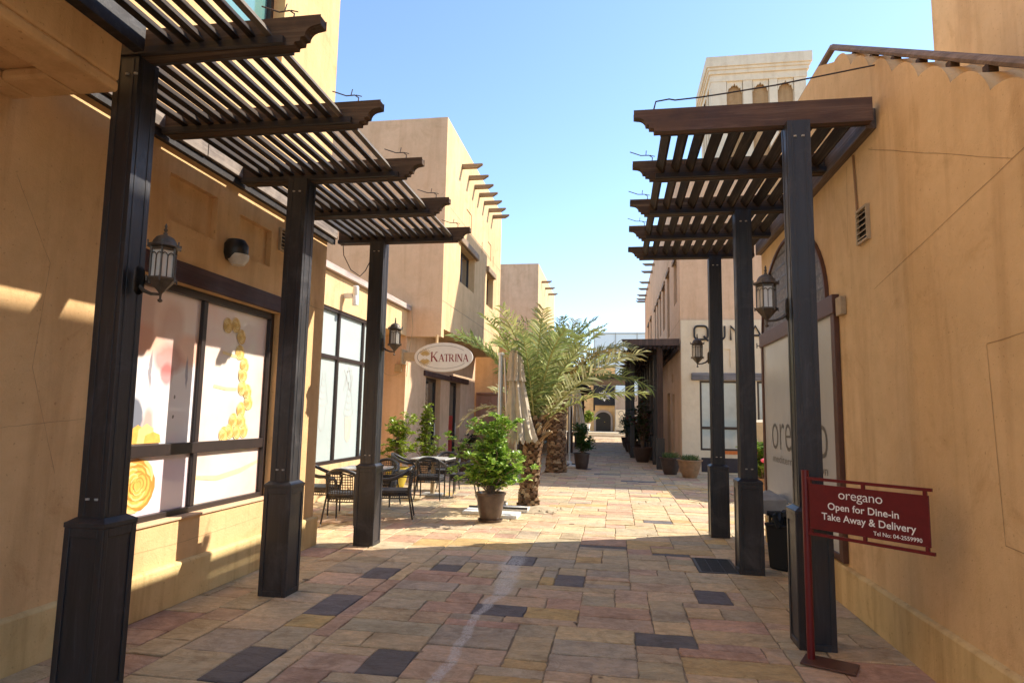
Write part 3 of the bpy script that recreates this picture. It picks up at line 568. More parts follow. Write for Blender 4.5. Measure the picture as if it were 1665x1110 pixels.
# ================================================================== PERGOLAS
def scroll(x, sgn, zt, zb, L=0.30):
    "outline of the carved beam end, starting at the tip top; sgn points outwards"
    s = sgn; p = [(x, zt), (x, zt-0.055), (x-s*0.025, zt-0.06)]
    for k in range(1, 6):
        a = k/5*PI/2; p.append((x-s*(0.025+0.075*math.sin(a)*1.0), zt-0.06-0.065*(1-math.cos(a))))
    p += [(x-s*0.125, zt-0.128), (x-s*0.128, zt-0.155), (x-s*0.165, zt-0.158), (x-s*0.168, zb)]
    return p
def pergola(name, label, tips, xin, ztop, zbot, ys, slx0, slx1, nsl, wallx, wy0, wy1, posts, sgn, beam_mats, bay_x=None, wallmat='wallbeam_wood', extra_ys=(), base=True, slat_h=0.088, slat_t=0.018):
    root = thing(name, ((posts[0][0]), posts[0][1], 0), label, 'pergola')
    for (px, py) in posts:
        s = 0.088 if (sgn > 0 and py < 4) else (0.097 if sgn > 0 else 0.088); m = MB(); m.box(px-s, px+s, py-s, py+s, 0.99, zbot+0.01)
        for dx_, dy_ in ((1, 0), (-1, 0), (0, 1), (0, -1)):   # beading running up each face
            for t_ in (-0.05, 0.05):
                if dx_: m.box(px+dx_*s, px+dx_*(s+0.004), py+t_-0.008, py+t_+0.008, 1.02, zbot-0.02)
                else: m.box(px+t_-0.008, px+t_+0.008, py+dy_*s, py+dy_*(s+0.004), 1.02, zbot-0.02)
        ln = -.045 if (sgn > 0 and py < 4) else 0.0
        m.v = [(a+ln*(c-1)/2.9, b_, c) for a, b_, c in m.v]
        po = m.build('post', 'post_wood', root, bevel=0.006)
        B = 0.13; m = MB(); m.box(px-B+0.008, px+B-0.008, py-B+0.008, py+B-0.008, 0.0, 0.955)
        m.box(px-B-0.004, px+B+0.004, py-B-0.004, py+B+0.004, 0.955, 0.985)
        m.add([(px-B, py-B, .985), (px+B, py-B, .985), (px+B, py+B, .985), (px-B, py+B, .985), (px-s-.005, py-s-.005, 1.01), (px+s+.005, py-s-.005, 1.01), (px+s+.005, py+s+.005, 1.01), (px-s-.005, py+s+.005, 1.01)], [(0, 1, 5, 4), (1, 2, 6, 5), (2, 3, 7, 6), (3, 0, 4, 7)])
        for sx_ in (-1, 1):
            xa, xb = px+sx_*(B-0.008), px+sx_*B
            m.box(xa, xb, py-B+.008, py-B+.04, 0.0, .955).box(xa, xb, py+B-.04, py+B-.008, 0.0, .955).box(xa, xb, py-B+.04, py+B-.04, .9, .955).box(xa, xb, py-B+.04, py+B-.04, 0, .05)
            ya, yb = py+sx_*(B-0.008), py+sx_*B
            m.box(px-B, px-B+.04, ya, yb, 0.0, .955).box(px+B-.04, px+B, ya, yb, 0.0, .955).box(px-B+.04, px+B-.04, ya, yb, .9, .955).box(px-B+.04, px+B-.04, ya, yb, 0, .05)
        m.build('base', 'post_wood', po, bevel=0.005)
        for zz in (1.12, zbot-.12):
            for sx_ in (-1, 1): MB().lathe([(.0, -.012), (.012, -.012), (.014, 0), (.0, .001)], (px+sx_*.03, py-s-.001, zz), 8).build('bolt', 'tin', po)
    for i, y in enumerate(ys):
        xi = xin(y); tip = tips[i] if i < len(tips) else tips[-1]
        p = scroll(tip, sgn, ztop, zbot); p += [(xi, zbot), (xi, ztop)]
        m = MB(); m.prism(p, 'y', y-0.04, y+0.04)
        bo = m.build('beam', beam_mats[i % len(beam_mats)], root, bevel=0.004)
        # ledgers carrying the slat ends
        a, b_ = sorted((xi, tip-sgn*0.22))
        for side in (-1, 1):
            if (side == -1 and i == 0 and not extra_ys) or (side == 1 and i == len(ys)-1): continue
            MB().box(a, b_, y+side*0.041, y+side*0.075, zbot+0.0, zbot+0.045).build('ledger', 'dark_beam', bo)
    for i in range(len(ys)-1):
        ya, yb = ys[i]+0.042, ys[i+1]-0.042
        xi = (max if sgn > 0 else min)(xin(ys[i]), xin(ys[i+1]))
        for k in range(nsl):
            x = slx0+(slx1-slx0)*k/(nsl-1)+random.uniform(-0.006, 0.006)
            if sgn > 0 and x < xi+0.1: continue
            if sgn < 0 and x > xi-0.08: continue
            dz = random.uniform(-0.006, 0.006); tw = random.uniform(-0.005, 0.005); z0 = zbot+0.047+dz; t_ = slat_t
            h_ = slat_h; al = R_(34)+random.uniform(-.05, .05); ca_, sa_ = math.cos(al), math.sin(al)
            sec = [(-t_*ca_, -t_*sa_), (t_*ca_, t_*sa_), (t_*ca_-h_*sa_, t_*sa_+h_*ca_), (-t_*ca_-h_*sa_, -t_*sa_+h_*ca_)]; zc = z0+.006
            m = MB(); m.add([(x+a_, ya, zc+b_) for a_, b_ in sec]+[(x+a_+tw, yb, zc+b_) for a_, b_ in sec], [(0, 1, 2, 3), (7, 6, 5, 4), (0, 4, 5, 1), (1, 5, 6, 2), (2, 6, 7, 3), (3, 7, 4, 0)])
            m.build('slat', 'slat_sunlit' if k == 0 and sgn > 0 else 'slat_wood', root)  # outermost left slats: sunlit paleness put into the wood colour
    return root
LX = lambda y: (-2.90 if y < 3.3 else W1+0.08)
pl = pergola('pergola', 'dark timber slatted pergola along the left shop wall on three posts', [-1.8, -1.8, -1.78, -1.8, -1.81, -1.84, -1.86], LX, 4.06, 3.88, [1.15, 2.25, 3.42, 4.48, 5.59, 6.70, 7.83], -2.10, -3.56, 14,
             W1, 3.3, 7.6, [(-3.03, 3.45), (-3.03, 5.59), (-3.09, 7.83)], 1, ['beam_wood'], extra_ys=(1,))
m = MB().box(W1+0.001, W1+0.08, 3.3, 5.0, 3.93, 4.13); m.build('wall_beam', 'wallbeam_wood', pl, bevel=0.004)
m = MB().box(W1+0.001, W1+0.08, 5.01, 7.75, 3.935, 4.13); m.build('wall_beam', 'wallbeam_wood', pl, bevel=0.004)
m = MB().box(W1+0.001, W1+0.05, 3.3, 7.75, 3.86, 3.929); m.build('wall_beam', 'dark_beam', pl)
m = MB().box(-2.979, -2.90, -1, 3.3, 3.86, 4.06); m.build('wall_beam', 'dark_beam', pl, bevel=0.004)
W2 = 2.08
pr = pergola('pergola', 'dark timber slatted pergola on the right with reddish front beam against the tall orange wall', [0.16, 0.18, 0.18, 0.19, 0.20], lambda y: W2-0.06, 4.22, 4.03, [5.22, 6.31, 7.46, 8.52, 9.60], 0.47, 1.93, 11,
             W2, 5.2, 9.7, [(1.45, 5.22), (1.45, 7.46), (1.46, 9.60)], -1, ['beam_red', 'beam_wood', 'beam_wood', 'beam_wood', 'beam_wood'], slat_h=0.10, slat_t=0.014)
MB().box(W2-0.08, W2-0.001, 5.27, 7.4, 4.0, 4.17).build('wall_beam', 'side_wood', pr, bevel=0.004)
MB().box(W2-0.08, W2-0.001, 7.41, 9.36, 4.0, 4.17).build('wall_beam', 'side_wood', pr, bevel=0.004)

# cables tied over the beam ends
def cable(label, pts, r=0.006, mat='cable'):
    m = MB(); m.tube(pts, r, 6); o = m.build('cable', mat, None, True); return tag(o, label, 'cable')
def wob(a, b, n, sag, j=0.01):
    a, b = Vector(a), Vector(b); out = []
    for i in range(n+1):
        t_ = i/n; q = a.lerp(b, t_); q.z -= sag*4*t_*(1-t_); q += Vector((random.uniform(-j, j), random.uniform(-j, j), random.uniform(-j, j))); out.append(q)
    return out
pts = []
for a, b in zip([3.42, 4.48, 5.59, 6.7], [4.48, 5.59, 6.7, 7.83]): pts += wob((-2.35, a, 4.09), (-2.35, b, 4.09), 6, 0.03, 0.012)
cable('brown cable strung along the top of the left pergola', pts)
pts = []
for a, b in zip([5.22, 6.31, 7.46, 8.52], [6.31, 7.46, 8.52, 9.6]): pts += wob((0.75, a, 4.25), (0.75, b, 4.25), 6, 0.03, 0.012)
cable('brown cable strung along the top of the right pergola', pts)
cable('rust-brown cable running from the front right beam up to the wall top', [(0.32, 5.2, 4.22), (0.34, 5.2, 4.30), (0.45, 5.2, 4.315)]+wob((0.5, 5.2, 4.30), (2.10, 5.25, 4.53), 8, 0.02, 0.003), 0.007)
for i, (x, y, z) in enumerate([(-2.0, 3.42, 4.06), (-2.02, 4.48, 4.06), (-2.0, 5.59, 4.06), (-2.02, 6.7, 4.06), (-2.05, 7.83, 4.06), (0.35, 6.31, 4.22), (0.36, 7.46, 4.22), (0.37, 8.52, 4.22)]):
    m = MB(); m.tube([(x+.02, y, z), (x+0.025, y, z+0.05), (x-.01, y, z+0.075), (x-0.09, y+.02, z+0.085), (x-0.2, y, z+0.12)], 0.005, 5); m.tube([(x-.04, y, z+0.08), (x-0.035, y+.01, z+0.13)], 0.004, 5); m.tube([(x+.0, y, z+0.075), (x+0.05, y, z+0.06)], 0.004, 5)
    o = m.build('cable_end', 'cable', None, True)
    side = 'left' if x < 0 else 'right'; nn = ['nearest', 'second', 'third', 'fourth', 'fifth', 'second', 'third', 'fourth'][i]
    tag(o, 'twisted cable loop tied on the tip of the %s %s pergola beam' % (nn, side), 'cable', 'cable loops on the beam tips')
cable('thin dark cable hanging in a loop beside the third left post', [(-3.55, 7.7, 3.88), (-3.53, 7.7, 3.7), (-3.42, 7.7, 3.5), (-3.30, 7.72, 3.42), (-3.24, 7.75, 3.5), (-3.2, 7.78, 3.62)], 0.006)

# lanterns
def lantern():
    t = thing('wall_lantern', (0, 0, 0), 'x', 'lantern', 'lanterns on the pergola posts')
    L = 0.155
    m = MB(); m.lathe([(0.012, -.09), (0.04, -.07), (0.048, 0), (0.04, .07), (0.012, .09)], (0, 0, 0), 12)
    m.v = [(c*0+abs(a)*0.35, b, c) for a, b, c in m.v]
    m.tube([(0.0, 0, -0.03), (0.04, 0, -0.065), (0.09, 0, -0.085), (L, 0, -0.09)], [0.014, 0.012, 0.010, 0.008], 8)
    m.build('bracket', 'bronze', t, True)
    z0 = -0.09
    m = MB(); m.lathe([(0.0, -0.05), (0.012, -0.045), (0.016, -0.035), (0.006, -0.025), (0.008, 0.0), (0.014, 0.012), (0.045, 0.045), (0.07, 0.075), (0.078, 0.082), (0.086, 0.09), (0.086, 0.1), (0.07, 0.1)], (L, 0, z0), 6)
    m.build('bowl', 'bronze', t)
    m = MB(); hz0, hz1 = z0+0.10, z0+0.285
    for k in range(6):
        a = 2*PI*k/6; r = 0.072; x, y = L+r*math.cos(a), r*math.sin(a)
        m.tube([(x, y, hz0), (x, y, hz1)], 0.006, 5)
        m.tube([(L+.086*math.cos(a), .086*math.sin(a), z0+.075), (L+.088*math.cos(a), .088*math.sin(a), z0+.105)], 0.005, 5)
        m.tube([(L+.094*math.cos(a), .094*math.sin(a), hz1), (L+.096*math.cos(a), .096*math.sin(a), hz1+.035)], 0.005, 5)
        a2 = 2*PI*(k+1)/6; x2, y2 = L+r*math.cos(a2), r*math.sin(a2)
        for f0, f1 in ((0, .5), (.5, 1)):
            pts = []
            for q in range(7):
                f = f0+(f1-f0)*q/6; zz = hz1-0.055+0.02*math.sin(PI*q/6); pts.append((x+(x2-x)*f, y+(y2-y)*f, zz))
            m.tube(pts, 0.003, 4)
        m.tube([((x+x2)/2, (y+y2)/2, hz0), ((x+x2)/2, (y+y2)/2, hz1-.05)], 0.003, 4)
        m.add([(x, y, hz1-.02), (x2, y2, hz1-.02), (x2, y2, hz1), (x, y, hz1)], [(0, 1, 2, 3)])
    m.build('cage', 'bronze', t)
    m = MB(); m.lathe([(0.064, 0.1), (0.064, 0.28)], (L, 0, z0), 6); m.build('glass', 'lantern_glass', t)
    m = MB(); m.lathe([(0.072, 0.282), (0.096, 0.29), (0.092, 0.302), (0.07, 0.308), (0.066, 0.325), (0.05, 0.35), (0.03, 0.362), (0.012, 0.368), (0.012, 0.38), (0.006, 0.385), (0.012, 0.40), (0.005, 0.41), (0.009, 0.42), (0.002, 0.44)], (L, 0, z0), 12)
    m.build('roof', 'bronze', t, True)
    return t
la = lantern()
spots = [((-2.925, 3.45, 2.44), 0, 'bronze lantern on the nearest left post beside the cake window'), ((-2.985, 7.83, 2.53), 0, 'bronze lantern on the third left post beside the white shop windows'),
         ((1.345, 5.22, 2.52), PI, 'bronze lantern on the nearest right post beside the white door panel'), ((1.355, 9.60, 2.54), PI, 'bronze lantern on the farthest post of the right pergola before the big black letters'),
         ((1.37, 23.7, 2.52), PI, 'small pale lantern on the first post of the far right pergola'), ((1.0, 30.2, 2.5), PI, 'dark lantern silhouetted beside the black banner far down the alley')]
for i, (p_, rz, lab) in enumerate(spots): place(la if i == 0 else copy_tree(la), p_, rz, lab, 1.02 if i != 4 else 1.1)

# ================================================================== RIGHT NEAR BUILDING
b2 = thing('shop_building', (W2, 5, 0), 'tall orange stucco building on the right with scalloped stair parapet and arched shutter', 'building')
prof = [(-3.0, 0)]
vals = []
y_, z_ = 6.16, 5.07
while y_ > -2.6: vals.append((y_, z_)); y_ -= 0.4; z_ -= 0.262
vals = vals[::-1]
prof = [(-3.0, 0.0), (-3.0, max(0.2, vals[0][1]))]
for i in range(len(vals)-1):
    (a0, b0), (a1, b1_) = vals[i], vals[i+1]
    if b1_ < 0.4: continue
    d = Vector((a1-a0, b1_-b0)); nrm = Vector((-d.y, d.x)).normalized(); 
    for q in range(0, 14):
        f = q/14; c_ = Vector((a0, b0))+d*f+nrm*0.088*math.sin(PI*f)**.8; prof.append((c_.x, c_.y))
prof += [(6.16, 5.07), (6.35, 5.16), (6.62, 5.29), (9.36, 5.29), (9.36, 0)]
prof = [q for q in prof if q[1] >= 0]
m = MB(); m.prism(prof, 'x', W2, W2+0.24); m.box(W2+0.24, 9.0, 6.9, 9.3, 0, 4.95); m.box(W2+.55, 9.0, 9.3, 10.12, 0, 5.25)
for k in range(14): m.box(W2+0.24, 3.9, 6.5-0.4*k-0.4, 6.5-0.4*k+0.001, 0, 4.3-0.262*k)
m.build('wall', 'wall_right', b2, bevel=0.012)
m = MB().box(W2-0.045, W2, -3, 9.38, 0, 0.34); m.prism([(W2, 0.34), (W2-0.045, 0.34), (W2-0.03, 0.355), (W2, 0.362)], 'y', -3, 9.38)
m.build('plinth', 'plinth', b2, bevel=0.004)
m = MB(); m.box(3.9, 9.0, -4, 8.12, 0, 9.56); m.build('upper_storey', 'wall_right', b2, bevel=0.02)
# handrail
m = MB(); XR = W2+0.12
ra, rb = (2.2, 2.68), (6.53, 5.45)
m.tube([(XR, ra[0], ra[1]), (XR, rb[0], rb[1])], 0.038, 8, flat=0.8); m.tube([(XR, rb[0]-0.01, rb[1]-.004), (XR, 9.3, 5.46)], 0.038, 8, flat=0.8)
hr = m.build('handrail', 'rail_wood', b2, True)
m = MB()
for i in range(12):
    y = 5.95-0.4*i; z = rb[1]-(rb[0]-y)*(rb[1]-ra[1])/(rb[0]-ra[0])
    if y < 2.3: break
    MB().box(XR-.028, XR+.028, y-.03, y+.03, z-0.42, z-0.03).build('rail_post', 'beam_wood', hr)
for y in (6.9, 7.7, 8.5, 9.25): MB().box(XR-.028, XR+.028, y-.03, y+.03, 5.2, 5.43).build('rail_post', 'beam_wood', hr)
# fine cracks and seams in the render
m = MB()
for pts in ([(5.47, 2.72), (3.2, 3.12), (0.5, 3.6)], [(2.9, 3.0), (2.85, 2.7), (2.72, 2.45)], [(3.95, 2.1), (3.9, 1.0)], [(3.95, 2.1), (2.2, 2.22)], [(3.9, 1.0), (2.0, 0.93)], [(5.45, 3.9), (3.6, 3.05)], [(6.0, 3.2), (5.95, 3.95)]):
    P2 = []
    for (a0, b0), (a1, b1_) in zip(pts, pts[1:]):
        for q in range(12): f = q/12; P2.append((a0+(a1-a0)*f, b0+(b1_-b0)*f+random.uniform(-.004, .004)))
    P2.append(pts[-1]); m = MB(); ribbon(m, P2, [random.uniform(0.003, 0.007) for _ in P2], (W2-0.0015, 0, 0), Uy, Uz); m.build('hairline_crack', 'wall_brown', b2)
# glazed shopfront with film
m = MB(); ya, yb, za, zb = 6.30, 9.34, 0.38, 2.80
m.box(W2-0.05, W2-.001, ya, ya+0.10, za, zb).box(W2-0.05, W2-.001, yb-0.08, yb, za, zb).box(W2-0.05, W2-.001, ya+.10, yb-.08, za, za+0.06)
sf = m.build('shopfront', 'frame_brown', b2, bevel=0.006)
MB().box(W2-0.065, W2-.001, ya-0.02, yb+0.02, 2.66, 2.84).build('header', 'frame_brown', sf, bevel=0.006)
MB().box(W2-0.03, W2-.001, ya+.10, yb-.08, za+.06, 2.66).build('film', 'frosted_film', sf)
text('oregano', 'letter_grey', sf, 'lettering', (W2-0.031, 7.78, 1.28), (0, -1, 0), (0, 0, 1), 0.74, 1.0, -0.012, 0.002, width=2.22)
text('mediterranean fusion', 'letter_grey', sf, 'lettering', (W2-0.031, 7.78, 1.12), (0, -1, 0), (0, 0, 1), 0.14, 1.0, -0.004, 0.002, width=2.18)
# arch with shutters
yc, a_, b_, zs = 7.94, 1.36, 0.98, 2.845
arc = [(yc+a_*math.cos(PI*k/28), zs+b_*math.sin(PI*k/28)) for k in range(29)]
m = MB(); m.prism(arc, 'x', W2-0.012, W2-0.001); ar = m.build('arch', 'grey_wood', b2)
m = MB()
arc2 = [(yc+(a_+0.03)*math.cos(PI*k/28), zs+(b_+0.03)*math.sin(PI*k/28)) for k in range(29)]
for k in range(28):
    q = [arc[k], arc[k+1], arc2[k+1], arc2[k]]; m.prism(q, 'x', W2-0.04, W2-.001)
m.build('arch_frame', 'frame_brown', ar)
m = MB()
for zz in (2.98, 3.13, 3.28, 3.43, 3.58, 3.72):
    h_ = a_*math.sqrt(max(0, 1-((zz-zs)/b_)**2))
    if h_ > 0.1: m.box(W2-0.016, W2-.0125, yc-h_, yc+h_, zz, zz+0.014)
m.box(W2-.02, W2-.0125, yc-.02, yc+.02, zs, zs+b_-.02)
m.build('shutter_gaps', 'dark_void', ar)
vent((W2, 5.60, 3.30), -1, 'tan louvred vent high on the right wall below a rusty pipe', 0.24, 0.30)
m = MB(); m.tube([(W2-.012, 5.72, 3.46), (W2-.012, 5.76, 3.98)], 0.009, 6); tag(m.build('conduit', 'rust_cable', None, True), 'thin rusty conduit running down the right wall to the vent', 'pipe')
t = thing('wall_siren', (W2, 6.15, 2.7), 'small beige siren box on the right wall above the shopfront corner', 'siren box')
box('casing', 'vent_tan', t, W2-0.05, W2-0.001, 6.10, 6.24, 2.62, 2.79, 0.006)
MB().lathe([(0.0, 0), (0.05, 0.0), (0.05, .012), (0.04, .02), (0.0, .022)], (0, 0, 0), 16).build('sounder', 'pot_yellow', t)
so = t.children[-1]; so.rotation_euler = (0, 0, 0)
so.data.transform(Matrix.Translation((-.06, 0.052, 0)) @ Matrix.Rotation(-PI/2, 4, 'X')); so.data.transform(Matrix.Translation(Vector((W2, 6.15, 2.7))+Vector((0, 0, 0))-Vector((W2, 6.15, 2.7))))

# red sign on a stand
sg = thing('stand_sign', (1.33, 4.90, 0), 'dark red stand sign for a restaurant reading open for dine-in beside the nearest right post', 'sign')
P0, P1 = Vector((1.345, 4.90, 0)), Vector((1.90, 4.32, 0)); u = (P1-P0).normalized(); nrm = u.cross(Vector((0, 0, 1))); zv = Vector((0, 0, 1)); Lw = (P1-P0).length
m = MB(); m.tube([(P0.x, P0.y, 0.01), (P0.x, P0.y, 1.30)], 0.026, 14); m.build('pole', 'sign_red', sg, True)
for z0_, z1_, q0, q1 in ((1.235, 1.255, 1.205, 1.235), (0.855, 0.875, 0.875, 0.905)):
    m = MB(); m.frame(P0, u, zv, nrm, 0.02, Lw+0.02, z0_, z1_, 0.02)
    for a in (0.03, 0.40, Lw-0.03): m.frame(P0, u, zv, nrm, a, a+0.02, q0, q1, 0.019)
    m.build('rail', 'sign_red', sg)
m = MB(); m.frame(P0+nrm*0.004, u, zv, nrm, 0.035, Lw, 0.90, 1.21, 0.012); m.build('board', 'sign_red', sg, bevel=0.002)
nb = nrm*0.0165; cxm = 0.035+(Lw-0.035)/2
text('oregano', 'letter_white', sg, 'lettering', P0+nb+u*(cxm-0.03)+zv*1.127, u, zv, 0.088, 1.05, -0.004, 0.001, space=0.95)
text('Open for Dine-in', 'letter_white', sg, 'lettering', P0+nb+u*(cxm-0.02)+zv*1.048, u, zv, 0.066, 1.0, 0.012, 0.001)
text('Take Away & Delivery', 'letter_white', sg, 'lettering', P0+nb+u*(cxm+0.005)+zv*0.976, u, zv, 0.066, 1.0, 0.012, 0.001)
text('Tel No: 04-2559990', 'letter_white', sg, 'lettering', P0+nb+u*(Lw-0.19)+zv*0.923, u, zv, 0.036, 0.98, 0.012, 0.001)
m = MB(); pd = Vector((0.90, -0.43, 0)).normalized(); pn = Vector((0.43, 0.90, 0)).normalized(); q = Vector((1.27, 4.86, 0.004))
m.frame(q, pd, pn, zv, 0, 0.34, -0.06, 0.15, 0.012); m.build('foot_plate', 'frame_brown', sg, bevel=0.003)

# side table, bin behind the near right post
t = thing('side_table', (1.85, 8.4, 0), 'small grey table with a folded cloth under the white shop panel', 'table')
box('tabletop', 'tin', t, 1.62, 2.03, 8.1, 8.9, 0.66, 0.69, 0.006)
for x in (1.66, 1.98):
    for y in (8.15, 8.85): box('leg', 'black_metal', t, x-.015, x+.015, y-.015, y+.015, 0, 0.659)
t = MB(); t.add([(1.6, 8.05, .70), (2.0, 8.05, .72), (2.02, 8.7, .71), (1.64, 8.7, .70), (1.62, 8.02, .58), (1.95, 8.0, .50), (1.72, 8.2, .77), (1.9, 8.45, .79)], [(0, 1, 5, 4), (0, 1, 6), (1, 7, 6), (1, 2, 7), (2, 3, 7), (3, 6, 7), (3, 0, 6), (0, 3, 2, 1)])
tag(t.build('folded_cloth', 'grey_cloth', None), 'crumpled grey cloth lying on the small table under the white shop panel', 'cloth')
t = thing('waste_bin', (1.86, 7.75, 0), 'black plastic waste bin standing under the white shop panel behind the right post', 'bin')
MB().lathe([(0.13, 0), (0.15, 0.02), (0.18, 0.46), (0.195, 0.47), (0.195, 0.5), (0.17, 0.5), (0.16, 0.45)], (1.86, 7.72, 0), 4).build('bucket', 'rubber', t, bevel=0.01)
m = MB()
for k in range(7): m.tube(wob((1.86+random.uniform(-.13, .13), 7.72+random.uniform(-.13, .13), 0.48), (1.86+random.uniform(-.15, .15), 7.7+random.uniform(-.16, .16), 0.60), 4, -.05, .02), 0.03, 6)
m.build('bag', 'rubber', t, True)

# ================================================================== LEFT MIDDLE: recessed shop and upper house
W3 = -5.4
b3 = thing('shop_building', (W3, 11.5, 0), 'low recessed shop with tall white filmed windows behind the third left post', 'building')
m = MB(); skin(m, (W3, 0, 0), (0, 1, 0), (1, 0, 0), 7.62, 14.3, 0, 4.32, [(9.35, 14.2, 0.65, 3.66, 0.1)]); m.box(-9, W3-0.7, 7.62, 15.864, 0, 4.319); m.box(W3-.7, W3-.11, 7.7, 14.29, 0.01, 4.31); m.box(W3-.699, W3, 14.301, 15.864, 3.66, 4.32)
m.build('wall', 'wall_yellow', b3)
box('parapet_cap', 'pale_wood', b3, W3-0.2, W3+0.10, 7.64, 15.84, 4.33, 4.46, 0.006)
m = MB(); FX2 = W3-0.1; fr(m, FX2, 9.35, 14.2, 0.65, 3.66, 0.07, 0.08)
for y in (10.6, 11.84, 13.08): m.box(FX2, FX2+.07, y-.035, y+.035, 0.72, 3.59)
for a, b in ((9.42, 10.565), (10.635, 11.805), (11.875, 13.045), (13.115, 14.13)): m.box(FX2, FX2+.065, a, b, 2.67, 2.745)
w3 = m.build('window', 'frame_dark', b3, bevel=0.004)
ys = [9.42, 10.6, 11.84, 13.08, 14.13]
for a, b in zip(ys, ys[1:]): box('pane', 'pale_film', w3, FX2, FX2+0.02, a, b, 0.7, 3.6)
def cone(y, z, s, mb1, mb2):
    o = (FX2+0.0215, 0, 0); o2 = (FX2+0.022, 0, 0)
    mb2.polyf(o, Uy, Uz, [(y-.16*s, z), (y+.16*s, z), (y+.11*s, z-.42*s), (y, z-.5*s), (y-.11*s, z-.42*s)])
    ribbon(mb1, [(y-.16*s, z), (y-.11*s, z-.42*s), (y, z-.5*s), (y+.11*s, z-.42*s), (y+.16*s, z)], 0.012*s, o2, Uy, Uz)
    for k in range(5):
        w_ = (.22-.04*k)*s; zz = z+(.05+.13*k)*s; P2 = [(y-w_+2*w_*q/8, zz+.05*s*math.sin(PI*q/8)*(-1)+.02*s*q/8) for q in range(9)]; ribbon(mb1, P2, 0.012*s, o2, Uy, Uz)
        ribbon(mb1, [(y-w_, zz), (y-w_*.8, zz+.12*s)], 0.01*s, o2, Uy, Uz); ribbon(mb1, [(y+w_, zz+.02*s), (y+w_*.8, zz+.13*s)], 0.01*s, o2, Uy, Uz)
m1, m2 = MB(), MB(); cone(12.55, 1.55, 1.05, m1, m2); cone(11.35, 1.75, 0.95, m1, MB()); cone(10.9, 1.25, 1.0, m1, MB())
for a in range(9):
    t_ = a*0.7; ribbon(m1, [(12.5+random.uniform(-.25, .25), 2.35+random.uniform(-.3, .25)), (12.5+random.uniform(-.25, .25), 2.35+random.uniform(-.3, .3))], 0.02, (FX2+.022, 0, 0), Uy, Uz)
m1.build('drawn_cones', 'ice_line', w3); m2.build('drawn_cones', 'ice_cone', w3)
t = thing('wall_light', (W3, 11.9, 4.0), 'white cylinder up-and-down wall light above the white filmed windows', 'wall lamp')
m = MB(); m.lathe([(0.05, -.2), (0.062, -.19), (0.062, -.02), (0.055, -.01), (0.055, .01), (0.062, .02), (0.062, .19), (0.05, .2)], (W3+0.24, 11.9, 3.98), 20).build('cylinder', 'white_paint', t, True)
box('bracket', 'white_paint', t, W3+.001, W3+.18, 11.86, 11.94, 3.93, 4.03, 0.005)
t = thing('speaker_box', (-5.6, 15.83, 2.9), 'small beige speaker box on the shaded porch wall below the cable', 'speaker')
box('casing', 'vent_tan', t, -5.68, -5.50, 15.80, 15.869, 2.72, 2.92, 0.006)
MB().lathe([(0.0, 0), (.05, 0), (.05, .01)], (0, 0, 0), 16).build('cone', 'black_metal', t); q = t.children[-1]; q.data.transform(Matrix.Translation((0.01, -.04, -.08)) @ Matrix.Rotation(PI/2, 4, 'X'))
cable('thin tan cable hanging down the corner wall beside the oval sign', [(-5.28, 15.82, 4.5), (-5.26, 15.8, 4.2), (-5.22, 15.8, 3.9), (-5.25, 15.8, 3.6), (-5.30, 15.8, 3.3), (-5.32, 15.8, 3.0), (-5.35, 15.82, 2.6)], 0.008, 'vent_tan')
cable('sagging cable on the shaded porch wall', wob((-6.0, 15.8, 2.72), (-5.45, 15.8, 2.75), 6, .12, .004), 0.006, 'vent_tan')

W4 = -4.475; YF = 15.87
b4 = thing('house', (W4, 18, 0), 'two-storey sand house with projecting upper floor and seven wooden roof beams above the oval sign', 'building')
m = MB()
skin(m, (W4, 0, 0), (0, 1, 0), (1, 0, 0), YF, 24.2, 3.88, 9.65, [(17.7, 19.6, 5.5, 6.62, 0.25), (21.55, 22.75, 5.5, 6.65, 0.25), (18.3, 19.0, 7.25, 7.9, 0.02, 1), (21.6, 22.2, 7.2, 7.8, 0.02, 1), (20.6, 20.68, 7.1, 7.5, .02, 1), (22.6, 22.68, 7.1, 7.5, .02, 1)])
m.box(-9, W4-0.35, YF+0.001, 24.2, 3.88, 9.65)
m.box(-9, W4-.001, YF, YF+0.25, 3.65, 9.649)
m.build('upper_storey', 'wall_yellow', b4)
m = MB(); m.box(-12, W4-0.002, YF-0.006, YF-.001, 3.65, 9.649)
m.box(-12, W4-0.002, YF-0.0085, YF-.006, 7.28, 7.30).box(-12, W4-0.002, YF-0.0085, YF-.006, 4.60, 4.612)
m.build('front_render', 'wall_tan', b4)
m = MB(); skin(m, (W3, 0, 0), (0, 1, 0), (1, 0, 0), YF+.301, 24.2, 0, 3.88, [(17.7, 19.3, 0.0, 2.72, 0.22), (20.4, 21.9, 0.0, 2.74, 0.22)]); m.box(-9, W3-.35, YF+.31, 24.2, 0, 3.87); m.box(-9, W3, YF, YF+.3, 0, 3.649)
m.build('ground_floor', 'wall_pink', b4)
box('lintel', 'lintel_wood', b4, W3-.02, W3+.06, 17.45, 20.3, 2.73, 2.88, 0.02); box('lintel', 'lintel_wood', b4, W3-.02, W3+.07, 20.32, 22.9, 2.74, 2.92, 0.02)
for i, (a, b, zt) in enumerate(((17.7, 19.3, 2.72), (20.4, 21.9, 2.74))):
    m = MB(); X = W3-.22; fr(m, X, a, b, 0.0, zt, 0.1, 0.06); 
    if i: m.box(X, X+.05, a+.1, b-.1, .95, 1.05)
    d = m.build('door', 'frame_dark', b4, bevel=.004); box('glass', 'dark_glass', d, X, X+.02, a, b, 0, zt)
    if i: box('poster', 'poster_red', d, X+.021, X+.024, a+.3, b-.25, .35, 1.6)
    MB().tube([(X+.1, b-.16, .95), (X+.1, b-.16, 1.35)], .015, 6).build('handle', 'silver', d)
